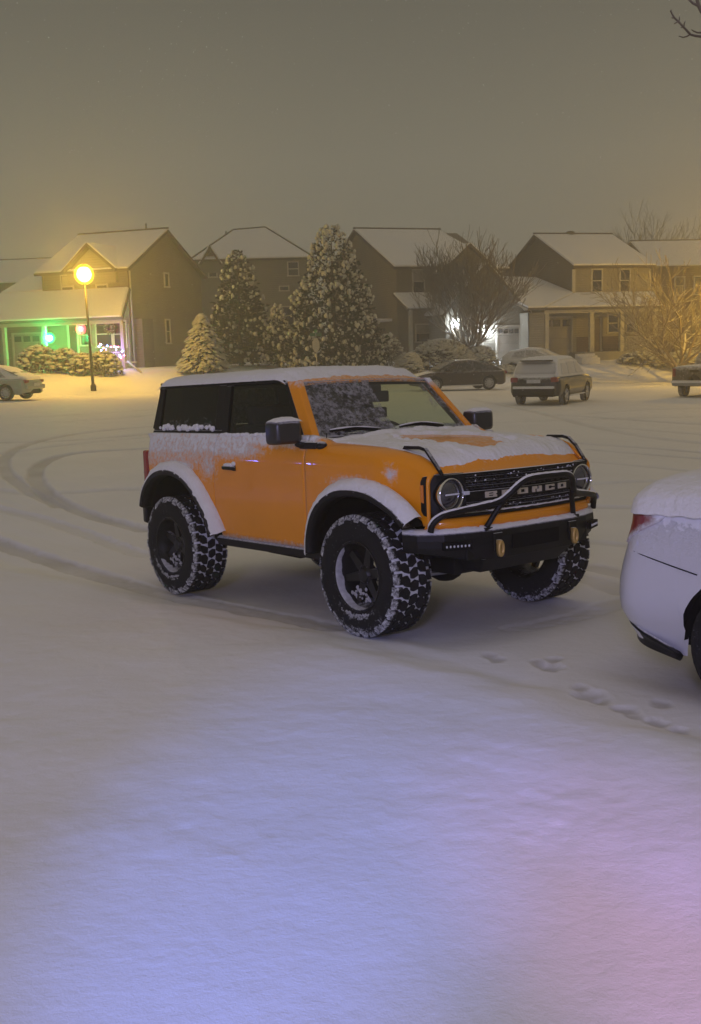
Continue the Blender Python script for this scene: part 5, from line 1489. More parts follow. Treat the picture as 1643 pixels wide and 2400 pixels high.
    for nm, col, es, off in (('blue_bulbs', (.15, .3, 1), 55, 0), ('red_bulbs', (1, .15, .3), 40, 1), ('white_bulbs', (.75, .8, 1), 40, 2)):
        mm = bpy.data.materials.new(nm); mm.use_nodes = True; t = mm.node_tree; t.nodes.clear(); e = t.nodes.new('ShaderNodeEmission'); q = t.nodes.new('ShaderNodeOutputMaterial'); e.inputs[0].default_value = (*col, 1); e.inputs[1].default_value = es; t.links.new(e.outputs[0], q.inputs[0])
        for i, p in enumerate(pts):
            if i % 3 == off:
                b = MB(); b.ball((0, 0, 0), .032, 6, 4); o = b.build('bulb', mm, root, loc=p); 
    point('string_glow', root.location + Vector((0, -.35, .2)), (.36, .20, 1), 120, .3)
house_left()

# ---------------------------------------------------------------- hip-roofed house in the middle distance
def house_hip():
    D = 80; c = at(470, 800, D)
    H = House('grey house with a snowy hipped roof behind the spruces', Vector((c.x, c.y, 0)), R(4), zg=.75)
    x0 = 0; x1 = H.U(716 + 10); ze = H.Z(560, 605, vv=0); dp = 9
    H.body(x0, x1, 0, dp, ze, m_sidB)
    a = H.U(558, dp / 2); b = H.U(632, dp / 2); zr = H.Z(600, 540, vv=dp / 2)
    o = .4
    A, B, C, E_ = (x0 - o, -o, ze - .1), (x1 + o, -o, ze - .1), (x1 + o, dp + o, ze - .1), (x0 - o, dp + o, ze - .1)
    r1, r2 = (a, dp / 2, zr), (b, dp / 2, zr + .15)
    H.slab([A, B, r2, r1]); H.slab([B, C, r2]); H.slab([C, E_, r1, r2]); H.slab([E_, A, r1]); H.ridge(r1, r2); H.ridge(A, r1); H.ridge(B, r2)
    # small cross gable on the left of the roof
    g0, g1 = H.U(484), H.U(520)
    H.body(g0, g1, -.1, 2, ze - .1, m_sidB, H.Z(502, 582, vv=-.1), 'y', nm='gable_wall', z0=ze - 1); H.gable_y(g0, g1, -.1, 2.4, ze, H.Z(502, 580, vv=-.1) + .1, ov=.25)
    H.window(H.U(498), H.U(514), H.Z(506, 648, vv=0), H.Z(506, 615, vv=0)); H.window(H.U(682), H.U(704), H.Z(690, 645, vv=0), H.Z(690, 615, vv=0)); H.window(H.U(661), H.U(680), H.Z(670, 680, vv=0), H.Z(670, 672, vv=0), cross=False)
    H.window(H.U(655), H.U(690), H.Z(670, 760, vv=0), H.Z(670, 720, vv=0))
    mb = MB(); xv = H.U(541, dp / 2); mb.tube([(xv, dp / 2, ze + .8), (xv, dp / 2, H.Z(541, 541, vv=dp / 2))], .07, 6); mb.build('vent_pipe', m_metalv, H.root)
house_hip()

# ---------------------------------------------------------------- house with the bright garage lights
def house_mid():
    D = 67.5; c = at(933, 840, D)
    H = House('olive two-storey house behind the bare tree, with two glaring white garage lights', Vector((c.x, c.y, 0)), R(20), zg=gz(c.x, c.y) - .1)
    dp = H.V(770, 0); ze = H.Z(935, 621, vv=0); zr = H.Z(838, 538, uu=0)
    x1 = H.U(1178)
    H.body(0, x1, 0, dp, ze, m_sidD, zr); H.gable_x(0, x1 - 1.5, 0, dp, ze, zr)
    H.slab([(x1 - 1.2, -.35, ze - .25), (x1 + .4, -.35, ze - .25), (x1 + .4, dp / 2, ze + .6), (x1 - 1.2, dp / 2, zr)], nm='roof')
    # cross gable to the front
    a, b = H.U(1040, -.8), H.U(1160, -.8); zp = H.Z(1101, 575, vv=-.8)
    H.body(a, b, -.8, .6, ze - .1, m_sidD, zp, 'y', nm='gable_wall'); H.gable_y(a, b, -.8, dp / 2, ze - .3, zp + .1, ov=.35)
    H.window(H.U(971), H.U(995), H.Z(983, 685, vv=0), H.Z(983, 634, vv=0), blind=True)
    H.window(H.U(1086, -.8), H.U(1108, -.8), H.Z(1097, 683, vv=-.8), H.Z(1097, 634, vv=-.8), pos=-.8, blind=True)
    # porch roof
    pa, pb = H.U(926), H.U(1010); H.slab([(H.U(955, -1.6), -1.6, H.Z(960, 724, vv=-1.6)), (pb + 3, -1.6, H.Z(960, 724, vv=-1.6)), (pb + 3, -.02, H.Z(925, 688, vv=0)), (-.3, -.02, H.Z(925, 688, vv=0))], snow=.1)
    H.box('porch_post', m_post, H.U(963, -1.5) - .1, H.U(963, -1.5) + .1, -1.6, -1.4, -.3, H.Z(960, 726, vv=-1.6))
    H.window(H.U(976), H.U(1020), H.Z(990, 800, vv=0), H.Z(990, 762, vv=0), blind=True)
    H.box('side_awning', m_roofsnow, -1.3, -.004, .8, 3.2, H.Z(905, 752, uu=-1), H.Z(905, 745, uu=-1))
    # garage wing stepping forward on the right
    gv = -3.2
    g0, g1 = H.U(1045, gv), H.U(1230, gv); gze = H.Z(1231, 722, vv=gv); gzr = gze + 2.6
    H.body(g0, g1, gv, -.82, gze, m_sidB, gzr, 'y', nm='garage_wall'); H.gable_y(g0, g1, gv, -.82, gze, gzr + .1, ov=.35)
    H.garage_door(H.U(1166, gv), H.U(1216, gv), H.Z(1190, 767, vv=gv), pos=gv, n=4)
    H.garage_door(H.U(1085, gv), H.U(1128, gv), H.Z(1105, 775, vv=gv), pos=gv, n=4)
    mb = MB(); mb.tube([(g1 + .05, gv - .05, .1), (g1 + .05, gv - .05, gze - .2)], .045, 6); mb.build('downspout', m_metalv, H.root)
    def wl(px, py, vv, dy=0):
        l = Vector((H.U(px, vv), vv + dy, H.Z(px, py, vv=vv))); return H.root.location + Matrix.Rotation(H.yaw, 3, 'Z') @ l
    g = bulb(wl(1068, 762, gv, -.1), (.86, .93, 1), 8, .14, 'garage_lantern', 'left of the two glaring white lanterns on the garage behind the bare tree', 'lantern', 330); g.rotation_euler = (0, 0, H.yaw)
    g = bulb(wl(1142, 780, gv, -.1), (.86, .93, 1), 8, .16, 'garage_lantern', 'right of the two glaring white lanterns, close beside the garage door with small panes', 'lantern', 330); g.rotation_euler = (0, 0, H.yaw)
house_mid()

# ---------------------------------------------------------------- porch house on the right
def house_porch():
    D = 69; c = at(1346, 836, D)
    H = House('cream two-storey house with a long columned porch and snowy roofs on the right', Vector((c.x, c.y, 0)), R(17), zg=gz(c.x, c.y) - .1)
    dp = H.V(1184, 0); ze = H.Z(1346, 618, vv=0); zr = H.Z(1249, 553, uu=0); x1 = H.U(1520)
    H.body(0, x1, 0, dp, ze, m_sidC, zr); H.gable_x(0, x1, 0, dp, ze, zr, ov=.35, ovx=.3)
    H.box('front_siding', m_sidE, .01, x1 - .01, -.04, -.003, -.3, ze - .30)
    mb = MB(); mb.ball((H.U(1336, dp / 2), dp / 2, zr + .12), (.35, .3, .16), 8, 5); mb.build('roof_vent', m_fascia, H.root)
    for a, b in ((1386, 1407), (1451, 1472)):
        H.window(H.U(a), H.U(b), H.Z(1400, 683, vv=0), H.Z(1400, 633, vv=0), pos=-.04)
    pv = -2.2
    zpe = H.Z(1290, 718, vv=pv); zpt = H.Z(1350, 688, vv=0)
    xa = H.U(1276, pv); xb = H.U(1541, pv)
    H.slab([(xa - .1, pv - .3, zpe - .1), (xb + .2, pv - .3, zpe - .1), (x1 + .3, -.05, zpt), (-.02, -.05, zpt)], snow=.10)
    # garage part of that roof climbs along the gable wall
    zgt = H.Z(1250, 638, uu=-.5)
    gx0 = H.U(1238, 1.0)
    xg = H.U(1236, pv)
    H.slab([(xg - .1, pv - .3, zpe - .1), (xa - .12, pv - .3, zpe - .1), (-.03, -.05, zpt), (-.03, 5.2, zpt + 1.3), (xg - 1.4, 5.2, zpt + 1.5)], snow=.10)
    H.body(xg + .1, -.02, -.3, 5, zpt - .3, m_sidB, nm='garage_wall'); H.box('garage_side_wall', m_sidB, xg + .1, xa, pv + .01, -.31, -.3, zpe - .35)
    H.garage_door(xa + .15, H.U(1337, -.3), H.Z(1300, 730, vv=-.3) * .86, pos=-.3, n=4)
    H.box('beam', m_trim, xa, xb, pv, pv + .2, zpe - .42, zpe - .18)
    for px in (1282, 1387, 1458, 1536):
        x = H.U(px, pv); H.box('porch_post', m_post, x - .13, x + .13, pv - .02, pv + .22, -.1, zpe - .42, bevel=.02)
    H.box('porch_floor', m_concrete, H.U(1368, pv), xb, pv - .1, -.05, -.4, .42)
    st = MB()
    for k in range(3): st.bx(H.U(1345, pv), H.U(1386, pv), pv - .15 - .3 * (3 - k), pv - .15 - .3 * (2 - k), -.3, .10 + .12 * k)
    st.build('porch_step', m_roofsnow, H.root)
    x0_, x1_ = H.U(1391), H.U(1404); d = H.box('door', m_door_dark, x0_, x1_, -.10, -.045, .43, H.Z(1398, 747, vv=0)); H.box('frame', m_trim, x0_ - .12, x0_ - .002, -.12, -.045, .43, H.Z(1398, 744, vv=0), d); H.box('frame', m_trim, x1_ + .002, x1_ + .12, -.12, -.045, .43, H.Z(1398, 744, vv=0), d)
    H.box('wainscot', m_brickw, H.U(1339), x0_ - .16, -.12, -.045, -.2, H.Z(1360, 790, vv=0)); H.box('wainscot', m_brickw, x1_ + .16, x1 - .1, -.12, -.045, -.2, H.Z(1360, 790, vv=0))
    H.window(H.U(1424), H.U(1446), H.Z(1430, 778, vv=0), H.Z(1430, 737, vv=0), pos=-.045); H.window(H.U(1467), H.U(1489), H.Z(1470, 778, vv=0), H.Z(1470, 737, vv=0), pos=-.045, blind=True)
    rl = MB()
    for k in range(20):
        x = lerp(H.U(1462, pv), H.U(1532, pv), k / 19); rl.bx(x - .025, x + .025, pv + .05, pv + .10, .45, 1.25)
    rl.bx(H.U(1462, pv), H.U(1532, pv), pv + .03, pv + .12, 1.25, 1.32); rl.build('porch_railing', m_post, H.root)
    mb = MB(); mb.tube([(xg + .06, pv - .05, .1), (xg + .06, pv - .05, zpe - .3)], .045, 6); mb.build('downspout', m_metalv, H.root)
    for xa_, xb_, yb_ in ((-.2, .004, -.02), (x1 - .12, x1 + .06, -.06)):
        bm = MB(); bm.bx(xa_, xb_, -.10, yb_, -.1, ze - .35); bm.build('corner_board', m_trim, H.root)
house_porch()
# ---------------------------------------------------------------- houses at the edges
def house_rust():
    D = 84; c = at(1530, 800, D)
    H = House('rust-coloured house behind the lamplit bare tree at the right edge', Vector((c.x, c.y, 0)), R(8), zg=.6)
    x1 = H.U(1760); ze = H.Z(1520, 620, vv=0); zr = H.Z(1560, 566, vv=4)
    H.body(0, x1, 0, 8, ze, m_sidF, zr); H.gable_x(0, x1, 0, 8, ze, zr)
    H.window(H.U(1580), H.U(1600), H.Z(1590, 690, vv=0), H.Z(1590, 650, vv=0)); H.window(H.U(1625), H.U(1645), H.Z(1590, 690, vv=0), H.Z(1590, 650, vv=0))
house_rust()
def house_far_left():
    D = 88; c = at(105, 800, D)
    H = House('low snowy-roofed house at the far left behind the tan house', Vector((c.x, c.y, 0)), R(-8), zg=.8)
    x0 = H.U(-160); ze = H.Z(0, 660, vv=0); zr = H.Z(0, 612, vv=4)
    H.body(x0, 0, 0, 8, ze, m_sidC, zr); H.gable_x(x0, 0, 0, 8, ze, zr)
    H.window(H.U(-60), H.U(-30), 3.0, 4.2)
house_far_left()
# ================================================================ trees and shrubs
m_bark = mat('bark', (.075, .058, .042), .9, var=.25, bump=.01, bs=20, dust=(.45, 1.0, .8, 3), dcol=(.66, .66, .68))
m_twig = mat('twig_bark', (.16, .13, .09), .9, var=.2, dust=(.45, 1.0, .9, 2), dcol=(.6, .6, .62))
m_twig_lit = mat('lamplit_bark', (.17, .13, .09), .9, var=.2, dust=(.25, .9, .9, 2), dcol=(.7, .7, .7))  # lamplight put into the colour: paler, snowier copy of the twig bark
m_needle = mat('spruce_needles', (.018, .021, .011), .9, var=.35, vs=1.2)
m_needle2 = mat('frosted_needles', (.045, .046, .028), .9, var=.35, vs=1.2)
m_tuft = mat('snow_tuft', (.48, .48, .44), .85, var=.12, vs=6)
m_shrub = mat('shrub_twigs', (.075, .060, .036), .9, var=.3, vs=3, dust=(.1, 1.0, .9, 6), dcol=(.55, .54, .50))
def spruce(px, py, D, h, wd, label, seed, tufts=900, clumps=1700, frost=.25, kind=0, lean=1.0):
    p = at(px, py, D); z = gz(p.x, p.y) - .1; rn = random.Random(seed)
    root = empty('spruce_tree', None, (p.x, p.y, z)); tag(root, label, 'tree', None)
    mb = MB(); mb.tube([(0, 0, -.2), (0, 0, h * .5), (0, 0, h * .96)], [.16 * h / 7, .09 * h / 7, .015], 8); mb.build('trunk', m_bark, root)
    nb = MB(); sb = MB()
    def prof(u):  # radius at height fraction u
        if kind == 0: return (1 - u) ** .62 * min(1, .80 + 2.0 * u) * (1 - .05 * math.sin(u * 21))
        return (1 - u) ** .80 * min(1, .85 + 2 * u)
    lobes = [rn.uniform(.82, 1.10) for _ in range(60)]
    lobes2 = [rn.uniform(.85, 1.12) for _ in range(60)]
    for i in range(clumps):
        u = 1 - math.sqrt(1 - rn.random() * .985) if rn.random() < .75 else rn.random() * .97
        a = rn.uniform(0, 2 * PI); lo = lobes[int(a * 9.5 + u * 31) % 60] * lobes2[int(u * 26 + a * 3) % 60]
        rr = wd / 2 * prof(u) * (rn.random() ** .35) * lo
        zc = .25 + u * (h - .3); c = Vector((rr * math.cos(a), rr * math.sin(a), zc))
        out = Vector((math.cos(a), math.sin(a), rn.uniform(-.45, .25) if kind else rn.uniform(-.2, .8)))
        s = rn.uniform(.10, .24) * (h / 7) ** .5 * (1 - .45 * u)
        mi = 1 if rn.random() < frost else 0
        for k in range(6):
            d = (out + Vector((rn.gauss(0, .6), rn.gauss(0, .6), rn.gauss(0, .45)))).normalized() * s * rn.uniform(.7, 1.5)
            sd = d.cross(Vector((rn.gauss(0, 1), rn.gauss(0, 1), rn.gauss(0, 1)))).normalized() * s * rn.uniform(.22, .38)
            nb.add([c - d * .3, c + sd, c + d, c - sd], [(0, 1, 2, 3)], mi)
    for i in range(tufts):
        u = rn.random() ** 1.35 * .97; a = rn.uniform(0, 2 * PI); lo = lobes[int(a * 9.5 + u * 31) % 60] * lobes2[int(u * 26 + a * 3) % 60]
        rr = wd / 2 * prof(u) * rn.uniform(.86, 1.04) * lo; c = Vector((rr * math.cos(a), rr * math.sin(a), .28 + u * (h - .3)))
        if kind == 0:
            s = rn.uniform(.03, .115); sb.ball(c + Vector((0, 0, s)), (s, s, s * rn.uniform(.9, 1.5)), 6, 4, jit=.5, rnd=rn)
        else:
            # flat shelves of snow along drooping boughs
            t = Vector((math.cos(a), math.sin(a), -.35)); sd = Vector((-math.sin(a), math.cos(a), 0)); L = rn.uniform(.12, .30); w = rn.uniform(.06, .13)
            c0 = c - t * L
            sb.add([c0 + sd * w * .6, c0 - sd * w * .6, c + t * L * .4 - sd * w, c + t * L * .9, c + t * L * .4 + sd * w, c + Vector((0, 0, .07))], [(0, 1, 5), (1, 2, 5), (2, 3, 5), (3, 4, 5), (4, 0, 5)], 0, True)
    cr_ = nb.build('crown', [m_needle, m_needle2], root); sb.build('snow', m_tuft, cr_)
    return root
spruce(785, 862, 60, 8.25, 6.2, 'tallest spruce, in the middle of the picture, its twigs tipped with balls of snow', 3, 1150, 3300, .25)
spruce(566, 862, 62, 6.75, 4.4, 'dark spruce of medium height between the small snowy one and the tallest one', 5, 330, 2700, .15)
spruce(478, 872, 58.5, 3.35, 2.9, 'small spruce thickly laid with snow, leftmost of the spruces', 7, 1300, 900, .55, kind=1)
spruce(655, 865, 61.5, 3.6, 2.6, 'low conifer filling the gap between the two big spruces', 8, 250, 900, .3)

def shrub(px, py, D, w, h, label, seed, n=420, snow=.3, dpth=None, mt=None, group=None):
    p = at(px, py, D); z = gz(p.x, p.y) - .05; rn = random.Random(seed); dd = dpth or w * .8
    nb = MB(); 
    for i in range(n):
        a = rn.uniform(0, 2 * PI); b = rn.random(); rr = rn.random() ** .4
        c = Vector((w / 2 * rr * math.cos(a) * math.sqrt(1 - b * b * .85), dd / 2 * rr * math.sin(a) * math.sqrt(1 - b * b * .85), h * b * (.82 + .18 * rn.random()) * (.6 + .4 * rr) + .05))
        s = rn.uniform(.06, .16)
        for k in range(6):
            d = Vector((rn.gauss(0, .6), rn.gauss(0, .6), rn.gauss(.5, .5))).normalized() * s * rn.uniform(.8, 1.8); sd = d.orthogonal().normalized() * s * rn.uniform(.16, .34)
            nb.add([c - d * .3, c + sd, c + d, c - sd], [(0, 1, 2, 3)], 0)
    root = empty('shrub', None, (p.x, p.y, z)); tag(root, label, 'shrub', group)
    o = nb.build('foliage', mt or m_shrub, root)
    st = MB()
    for k in range(7): st.tube([(0, 0, -.1), (rn.uniform(-.3, .3) * w, rn.uniform(-.3, .3) * dd, h * .7)], [.03, .01], 5)
    st.build('stem', m_bark, root)
    if snow:
        sb = MB()
        for i in range(int(n * snow)):
            a = rn.uniform(0, 2 * PI); rr = rn.random() ** .5; b = math.sqrt(max(0, 1 - rr * rr)) * .95
            s = rn.uniform(.05, .13); sb.ball((w / 2 * rr * math.cos(a), dd / 2 * rr * math.sin(a), h * b + .06), (s * 1.3, s * 1.3, s * .6), 6, 4, jit=.5, rnd=rn)
        sb.build('snow', m_tuft, root)
    return root
shrub(92, 868, 57.5, 2.3, 1.45, 'rounded bare shrub nearest the green-lit garage door', 11, 520)
shrub(152, 870, 57.5, 1.9, 1.30, 'rounded shrub to the right of the green lantern', 12, 460)
shrub(196, 872, 57.0, 1.5, 1.15, 'small shrub just left of the foot of the street lamp', 13, 380)
shrub(243, 874, 57.2, 2.0, 1.25, 'snowy shrub under the Christmas lights of the tan house', 14, 480)
shrub(958, 856, 61.5, 1.55, 1.15, 'round shrub capped with smooth snow between the tall spruce and the long hedge', 15, 420, 1.1)
shrub(1035, 848, 63, 3.9, 1.75, 'wide dark hedge with drooping snowy twigs left of the bare tree', 16, 1300, .5, 1.8)
shrub(1128, 846, 63.5, 2.0, 1.35, 'dark bush right of the bare tree trunk', 17, 520, .4)
shrub(905, 850, 63, 2.2, 1.9, 'loose dark shrub at the right foot of the tallest spruce', 18, 600, .2)
shrub(1500, 828, 66, 2.6, .75, 'low snowy bush in front of the porch railing', 19, 420, .5)
shrub(1610, 822, 65, 4.0, 1.05, 'long low hedge under the lamplit tree at the right edge', 20, 900, .4)
shrub(1185, 858, 63, 1.2, .42, 'small clump of snowed-over stems beside the driveway', 21, 160, 1.4)

def bare_tree(root_loc, h, label, seed, spread=.5, r0=.16, up=.35, levels=5, lean=(0, 0), split=(3, 4), first=.18, twig=.010, minr=.012, group=None, name='bare_tree', m_=None, fork=7, curve=.25, ratio=.64):
    rn = random.Random(seed)
    root = empty(name, None, root_loc); tag(root, label, 'tree', group)
    tr = MB(); cr_ = MB()
    def grow(p, d, L, r_, lv, mbx):
        n = 4 if lv < 2 else 3; pts = [p]; rs = [r_]; q = p.copy(); dd = d.copy()
        r1 = max(minr, r_ * .62)
        kids = []
        for i in range(n):
            dd = (dd + Vector((rn.gauss(0, curve * .35), rn.gauss(0, curve * .35), up * .30 + rn.gauss(0, .05)))).normalized()
            q = q + dd * (L / n); pts.append(q.copy()); rs.append(lerp(r_, r1, (i + 1) / n))
            if lv < levels and i >= (0 if lv else 0): kids.append((q.copy(), dd.copy(), rs[-1], (i + 1) / n))
        mbx.tube(pts, rs, 6 if lv < 2 else (4 if lv < 4 else 3), cap=False)
        if lv >= levels: return
        for (kp, kd, kr, f) in kids:
            c = rn.randint(*split) if f > .99 else rn.choice((1, 1, 2))
            for k in range(c):
                ax = kd.orthogonal().normalized(); ax.rotate(Matrix.Rotation(rn.uniform(0, 2 * PI), 3, kd))
                ang_ = rn.uniform(.35, 1.0) * spread * (1.15 if f < .99 else .8)
                nd_ = (kd * math.cos(ang_) + ax * math.sin(ang_)).normalized()
                grow(kp, nd_, L * ratio * rn.uniform(.75, 1.15) * (1 if f > .5 else .9), max(minr, kr * .60), lv + 1, cr_)
    tp = Vector((lean[0] * first * h, lean[1] * first * h, first * h))
    tr.tube([(0, 0, -.3), (0, 0, .1), tp], [r0 * 1.35, r0 * 1.08, r0], 10); trunk = tr.build('trunk', m_bark, root)
    for k in range(fork):
        a = 2 * PI * k / fork + rn.uniform(-.3, .3); el = rn.uniform(.25, .85) if k else .1
        d = Vector((math.cos(a) * math.sin(el * spread * 1.9), math.sin(a) * math.sin(el * spread * 1.9), math.cos(el * spread * 1.9))).normalized()
        grow(tp - Vector((0, 0, rn.uniform(0, .12) * h * .5)), d, h * .34, r0 * .52, 1, cr_)
    cr_.build('crown', m_ or m_twig, root)
    return root
def gl(px, py, D):
    p = at(px, py, D); p.z = gz(p.x, p.y); return p
bare_tree(gl(1102, 850, 64.5), 8.6, 'bare vase-shaped tree in front of the garage lights, its twigs fanning upward', 21, spread=.72, r0=.17, up=.50, levels=4, split=(2, 3), fork=13, first=.09, curve=.30, minr=.014, ratio=.68)
bare_tree(gl(1590, 840, 60), 9.0, 'bare tree lit yellow by a street lamp at the right edge', 33, spread=.95, r0=.19, up=.25, levels=4, split=(2, 3), fork=9, first=.10, curve=.45, minr=.014, m_=m_twig_lit)
bare_tree(gl(1455, 800, 98), 11.5, 'faint bare tree rising behind the roof of the porch house', 41, spread=.75, r0=.2, up=.35, levels=4, split=(2, 3), fork=6, curve=.4, minr=.018)
bare_tree(gl(1545, 800, 100), 14.0, 'tall thin bare tree beyond the houses at the right, highest on the skyline', 43, spread=.7, r0=.2, up=.35, levels=4, split=(2, 3), fork=5, curve=.5, minr=.016)
# near tree outside the frame whose limbs reach into the top right corner
def near_tree():
    root = empty('overhanging_tree', None, (4.6, 8.6, gz(4.6, 8.6))); tag(root, 'bare branches reaching into the top right corner from a tree outside the picture', 'tree')
    inv = Vector(root.location)
    tr = MB(); tr.tube([(0, 0, -.3), (.05, 0, 1.5), (.0, -.1, 3.2), (.2, 0, 5.5)], [.19, .16, .12, .05], 12); tr.build('trunk', m_bark, root)
    cb = MB()
    DD = 8.2
    def P(a, b, d=DD): return at(1500 + a / 11.13, b / 11.13, d) - inv
    # main drooping twig, a side shoot and the darker branch in the very corner
    j = P(1310, 895)
    cb.tube([Vector((.0, -.1, 3.0)), P(3400, 760), P(2300, 900), P(1590, 950), P(1450, 935), j], [.07, .04, .022, .010, .009, .0085], 6)
    cb.tube([j, P(1130, 700), P(1000, 565), P(890, 460), P(840, 370), P(800, 290), P(825, 250)], [.0085, .0075, .0075, .007, .006, .006, .004], 6)
    cb.tube([j, P(1230, 945), P(1130, 975), P(1010, 940)], [.007, .006, .005, .003], 5)
    cb.tube([P(1590, 850), P(1500, 850), P(1400, 810), P(1340, 770)], [.007, .006, .005, .003], 5); cb.tube([P(2300, 900), P(1900, 870), P(1590, 850)], [.012, .009, .007], 5)
    for a in (((1010, 570), (1030, 500), (1030, 430)), ((1150, 680), (1155, 610), (1180, 540)), ((990, 560), (930, 600), (890, 620)), ((1130, 700), (1085, 715), (1065, 720)), ((890, 460), (850, 470), (820, 455))):
        cb.tube([P(*q) for q in a], [.005, .0045, .003], 5)
    DD2 = 7.6
    cb.tube([Vector((.0, -.1, 3.15)), P(3300, 500, DD2), P(2100, 520, DD2), P(1600, 290, DD2), P(1530, 150, DD2), P(1490, 0, DD2), P(1460, -160, DD2)], [.07, .035, .020, .014, .012, .010, .006], 6)
    cb.tube([P(1530, 150, DD2), P(1380, 85, DD2), P(1290, 0, DD2), P(1220, -120, DD2)], [.010, .008, .007, .005], 6)
    rn = random.Random(3)
    for k in range(26):
        a = rn.uniform(-.5, 2.6); b = rn.uniform(-.9, 1.2); s = Vector((.15, -.05, rn.uniform(2.6, 5.2)))
        e = s + Vector((rn.uniform(-.6, 1.6), rn.uniform(-1.4, 1.4), rn.uniform(.4, 1.6)))
        q = inv + e; d = (q - Vector((0, 0, CAM_Z))); pxx = CXP + FPX * d.dot(CR) / d.dot(_F); pyy = CYP - FPX * d.dot(CU) / d.dot(_F)
        if pxx < 1720 and pyy > -200: continue
        cb.tube([s, (s + e) / 2 + Vector((0, 0, .1)), e], [.04, .02, .008], 5)
    cb.build('crown', m_twig, root)
near_tree()

# ================================================================ street furniture
m_pole = mat('lamp_pole', (.035, .025, .018), .6)
SOD = (1, .56, .055)
def street_lamp(p, top, label, lean=Vector((0, 0, 0)), es=3, pw=2000):
    root = empty('street_lamp', None, p); tag(root, label, 'street lamp')
    h = top.z - p.z; tx = Vector((top.x - p.x, 0, h))
    mb = MB(); mb.tube([(0, 0, -.3), tx * .5, tx * .90], [.075, .062, .05], 10); mb.lathe([(.14, 0), (.14, .25), (.08, .35)], 12, 'z'); mb.build('pole', m_pole, root)
    mb = MB(); mb.lathe([(.05, 0), (.09, .05), (.06, .10)], 16, 'z', tx - Vector((0, 0, .52))); mb.lathe([(.001, .62), (.10, .56), (.24, .46), (.25, .43)], 16, 'z', tx - Vector((0, 0, .10))); mb.build('housing', m_pole, root)
    mb = MB(); mb.ball(tx, (.47, .47, .49), 24, 14); mb.build('halo_shell', glow_mat('sodium_halo', (1, .60, .0), .95), root)  # oversized shell whose emission imitates the halo around the lamp
    mb = MB(); mb.ball(tx, (.35, .35, .36), 20, 12); mb.build('bulb', glow_mat('sodium_glow', (1, .80, .34), es), root)  # bulb enlarged to the size of the lamp's bloomed core
    point('sodium_lamp', tx, SOD, pw, .16, root)
    return root
p = gl(220, 925, 53); tp = at(197, 643, 53)
street_lamp(p, tp, 'tall street lamp with a glaring yellow head in a halo shell in front of the tan house')
q = gl(1775, 880, 57)
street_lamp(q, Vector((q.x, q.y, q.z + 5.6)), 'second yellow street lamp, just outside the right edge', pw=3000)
# stop sign seen nearly edge-on, with a street-name blade on top
def stop_sign():
    p = gl(744, 905, 55); top_z = at(744, 783, 55).z
    root = empty('stop_sign', None, p); tag(root, 'sign post with pale octagon seen side-on and green name blade, before the tallest spruce', 'road sign')
    h = top_z - p.z
    mb = MB(); mb.tube([(0, 0, -.3), (0, 0, h + .05)], .03, 6); mb.build('post', m_steel, root)
    mb = MB(); c = at(742, 809, 55).z - p.z
    mb.prism([(.375 * math.cos(PI / 8 + k * PI / 4), .375 * math.sin(PI / 8 + k * PI / 4)) for k in range(8)], lambda a, b, t: (a * .48 + t * .87, a * .87 - t * .48 - .05, c + b), -.012, .0)
    mb.build('octagon_plate', mat('sign_back', (.42, .40, .36), .6, dust=(.3, 1, .6, 8)), root)
    mb = MB(); mb.box((0, 0, h - .02), (.62, .02, .16), Matrix.Rotation(R(20), 3, 'Z')); mb.box((0, 0, h + .15), (.42, .02, .14), Matrix.Rotation(R(110), 3, 'Z')); mb.build('name_blade', mat('sign_green', (.02, .12, .06), .5), root)
stop_sign()

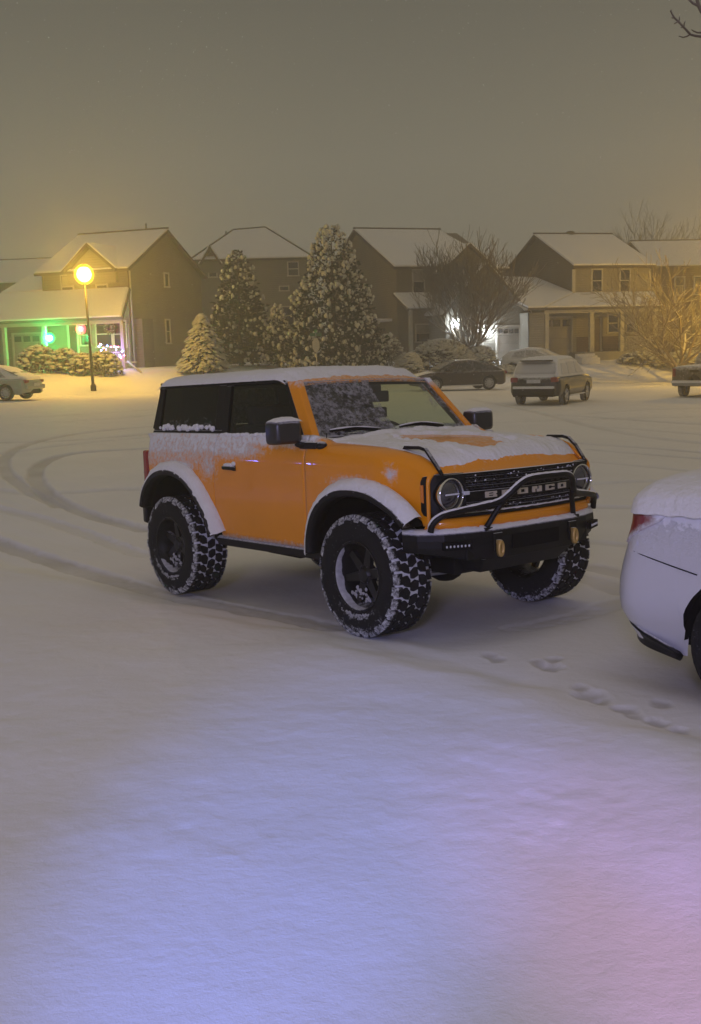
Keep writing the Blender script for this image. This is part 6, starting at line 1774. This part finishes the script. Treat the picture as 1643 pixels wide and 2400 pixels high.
# unseen strands of blue lights, added at the left so the truck's door mirrors them
root = empty('light_string', None, TRUCK @ Vector((-9.0, -6.6, 0))); tag(root, 'short strand of added blue bulbs, unseen at the left, mirrored in the truck door', 'christmas lights')
rb = TRUCK.to_3x3(); wire = MB(); ps = [rb @ Vector((-.85, 0, 1.45)), rb @ Vector((-.55, .02, 1.50)), rb @ Vector((0, 0, 1.25)), rb @ Vector((.45, .02, 1.40)), rb @ Vector((.95, 0, 1.32))]
wire.tube(ps, .01, 5); wire.build('wire', m_black_clean, root); pb = MB(); pb.tube([rb @ Vector((-.85, 0, -.4)), rb @ Vector((-.85, 0, 1.5))], .03, 6); pb.build('post', m_pole, root); pb = MB(); pb.tube([rb @ Vector((.95, 0, -.4)), rb @ Vector((.95, 0, 1.4))], .03, 6); pb.build('post', m_pole, root)
gm = glow_mat('blue_bulb_glow', (.16, .20, 1), 90)
for t_ in (.0, .10, .86, .93, 1.0):
    p_ = ps[0].lerp(ps[-1], t_); b = MB(); b.ball((0, 0, 0), .05, 8, 6); b.build('bulb', gm, root, loc=p_)

# ================================================================ air and falling snow
def snowfall():
    rn = random.Random(77); mb = MB(); n = 9000
    for i in range(n):
        D = 14 * (58 / 14) ** rn.random()
        px = rn.uniform(-300, 1943); py = rn.uniform(-100, 2300)
        p = at(px, py, D)
        if p.z < gz(p.x, p.y) + .2 or p.z > 9: continue
        s = rn.uniform(.003, .0065)
        mb.add([p + Vector((s, 0, 0)), p + Vector((0, s, 0)), p + Vector((-s, 0, 0)), p + Vector((0, -s, 0)), p + Vector((0, 0, s)), p - Vector((0, 0, s))], [(0, 1, 4), (1, 2, 4), (2, 3, 4), (3, 0, 4), (1, 0, 5), (2, 1, 5), (3, 2, 5), (0, 3, 5)])
    tag(mb.build('falling_snow', m_snow), 'fine snow falling through the night air', 'snowfall', kind='stuff')
snowfall()
mb = MB(); mb.bx(-190, 190, -140, 240, -3.0, 17.5)
hz = bpy.data.materials.new('haze'); hz.use_nodes = True; t = hz.node_tree; t.nodes.clear()
pv = t.nodes.new('ShaderNodeVolumePrincipled'); o_ = t.nodes.new('ShaderNodeOutputMaterial'); t.links.new(pv.outputs[0], o_.inputs['Volume'])
pv.inputs['Color'].default_value = (.92, .92, .93, 1); pv.inputs['Density'].default_value = .0045; pv.inputs['Anisotropy'].default_value = .76
tag(mb.build('haze', hz), 'snowy haze filling the air', 'haze', kind='stuff')
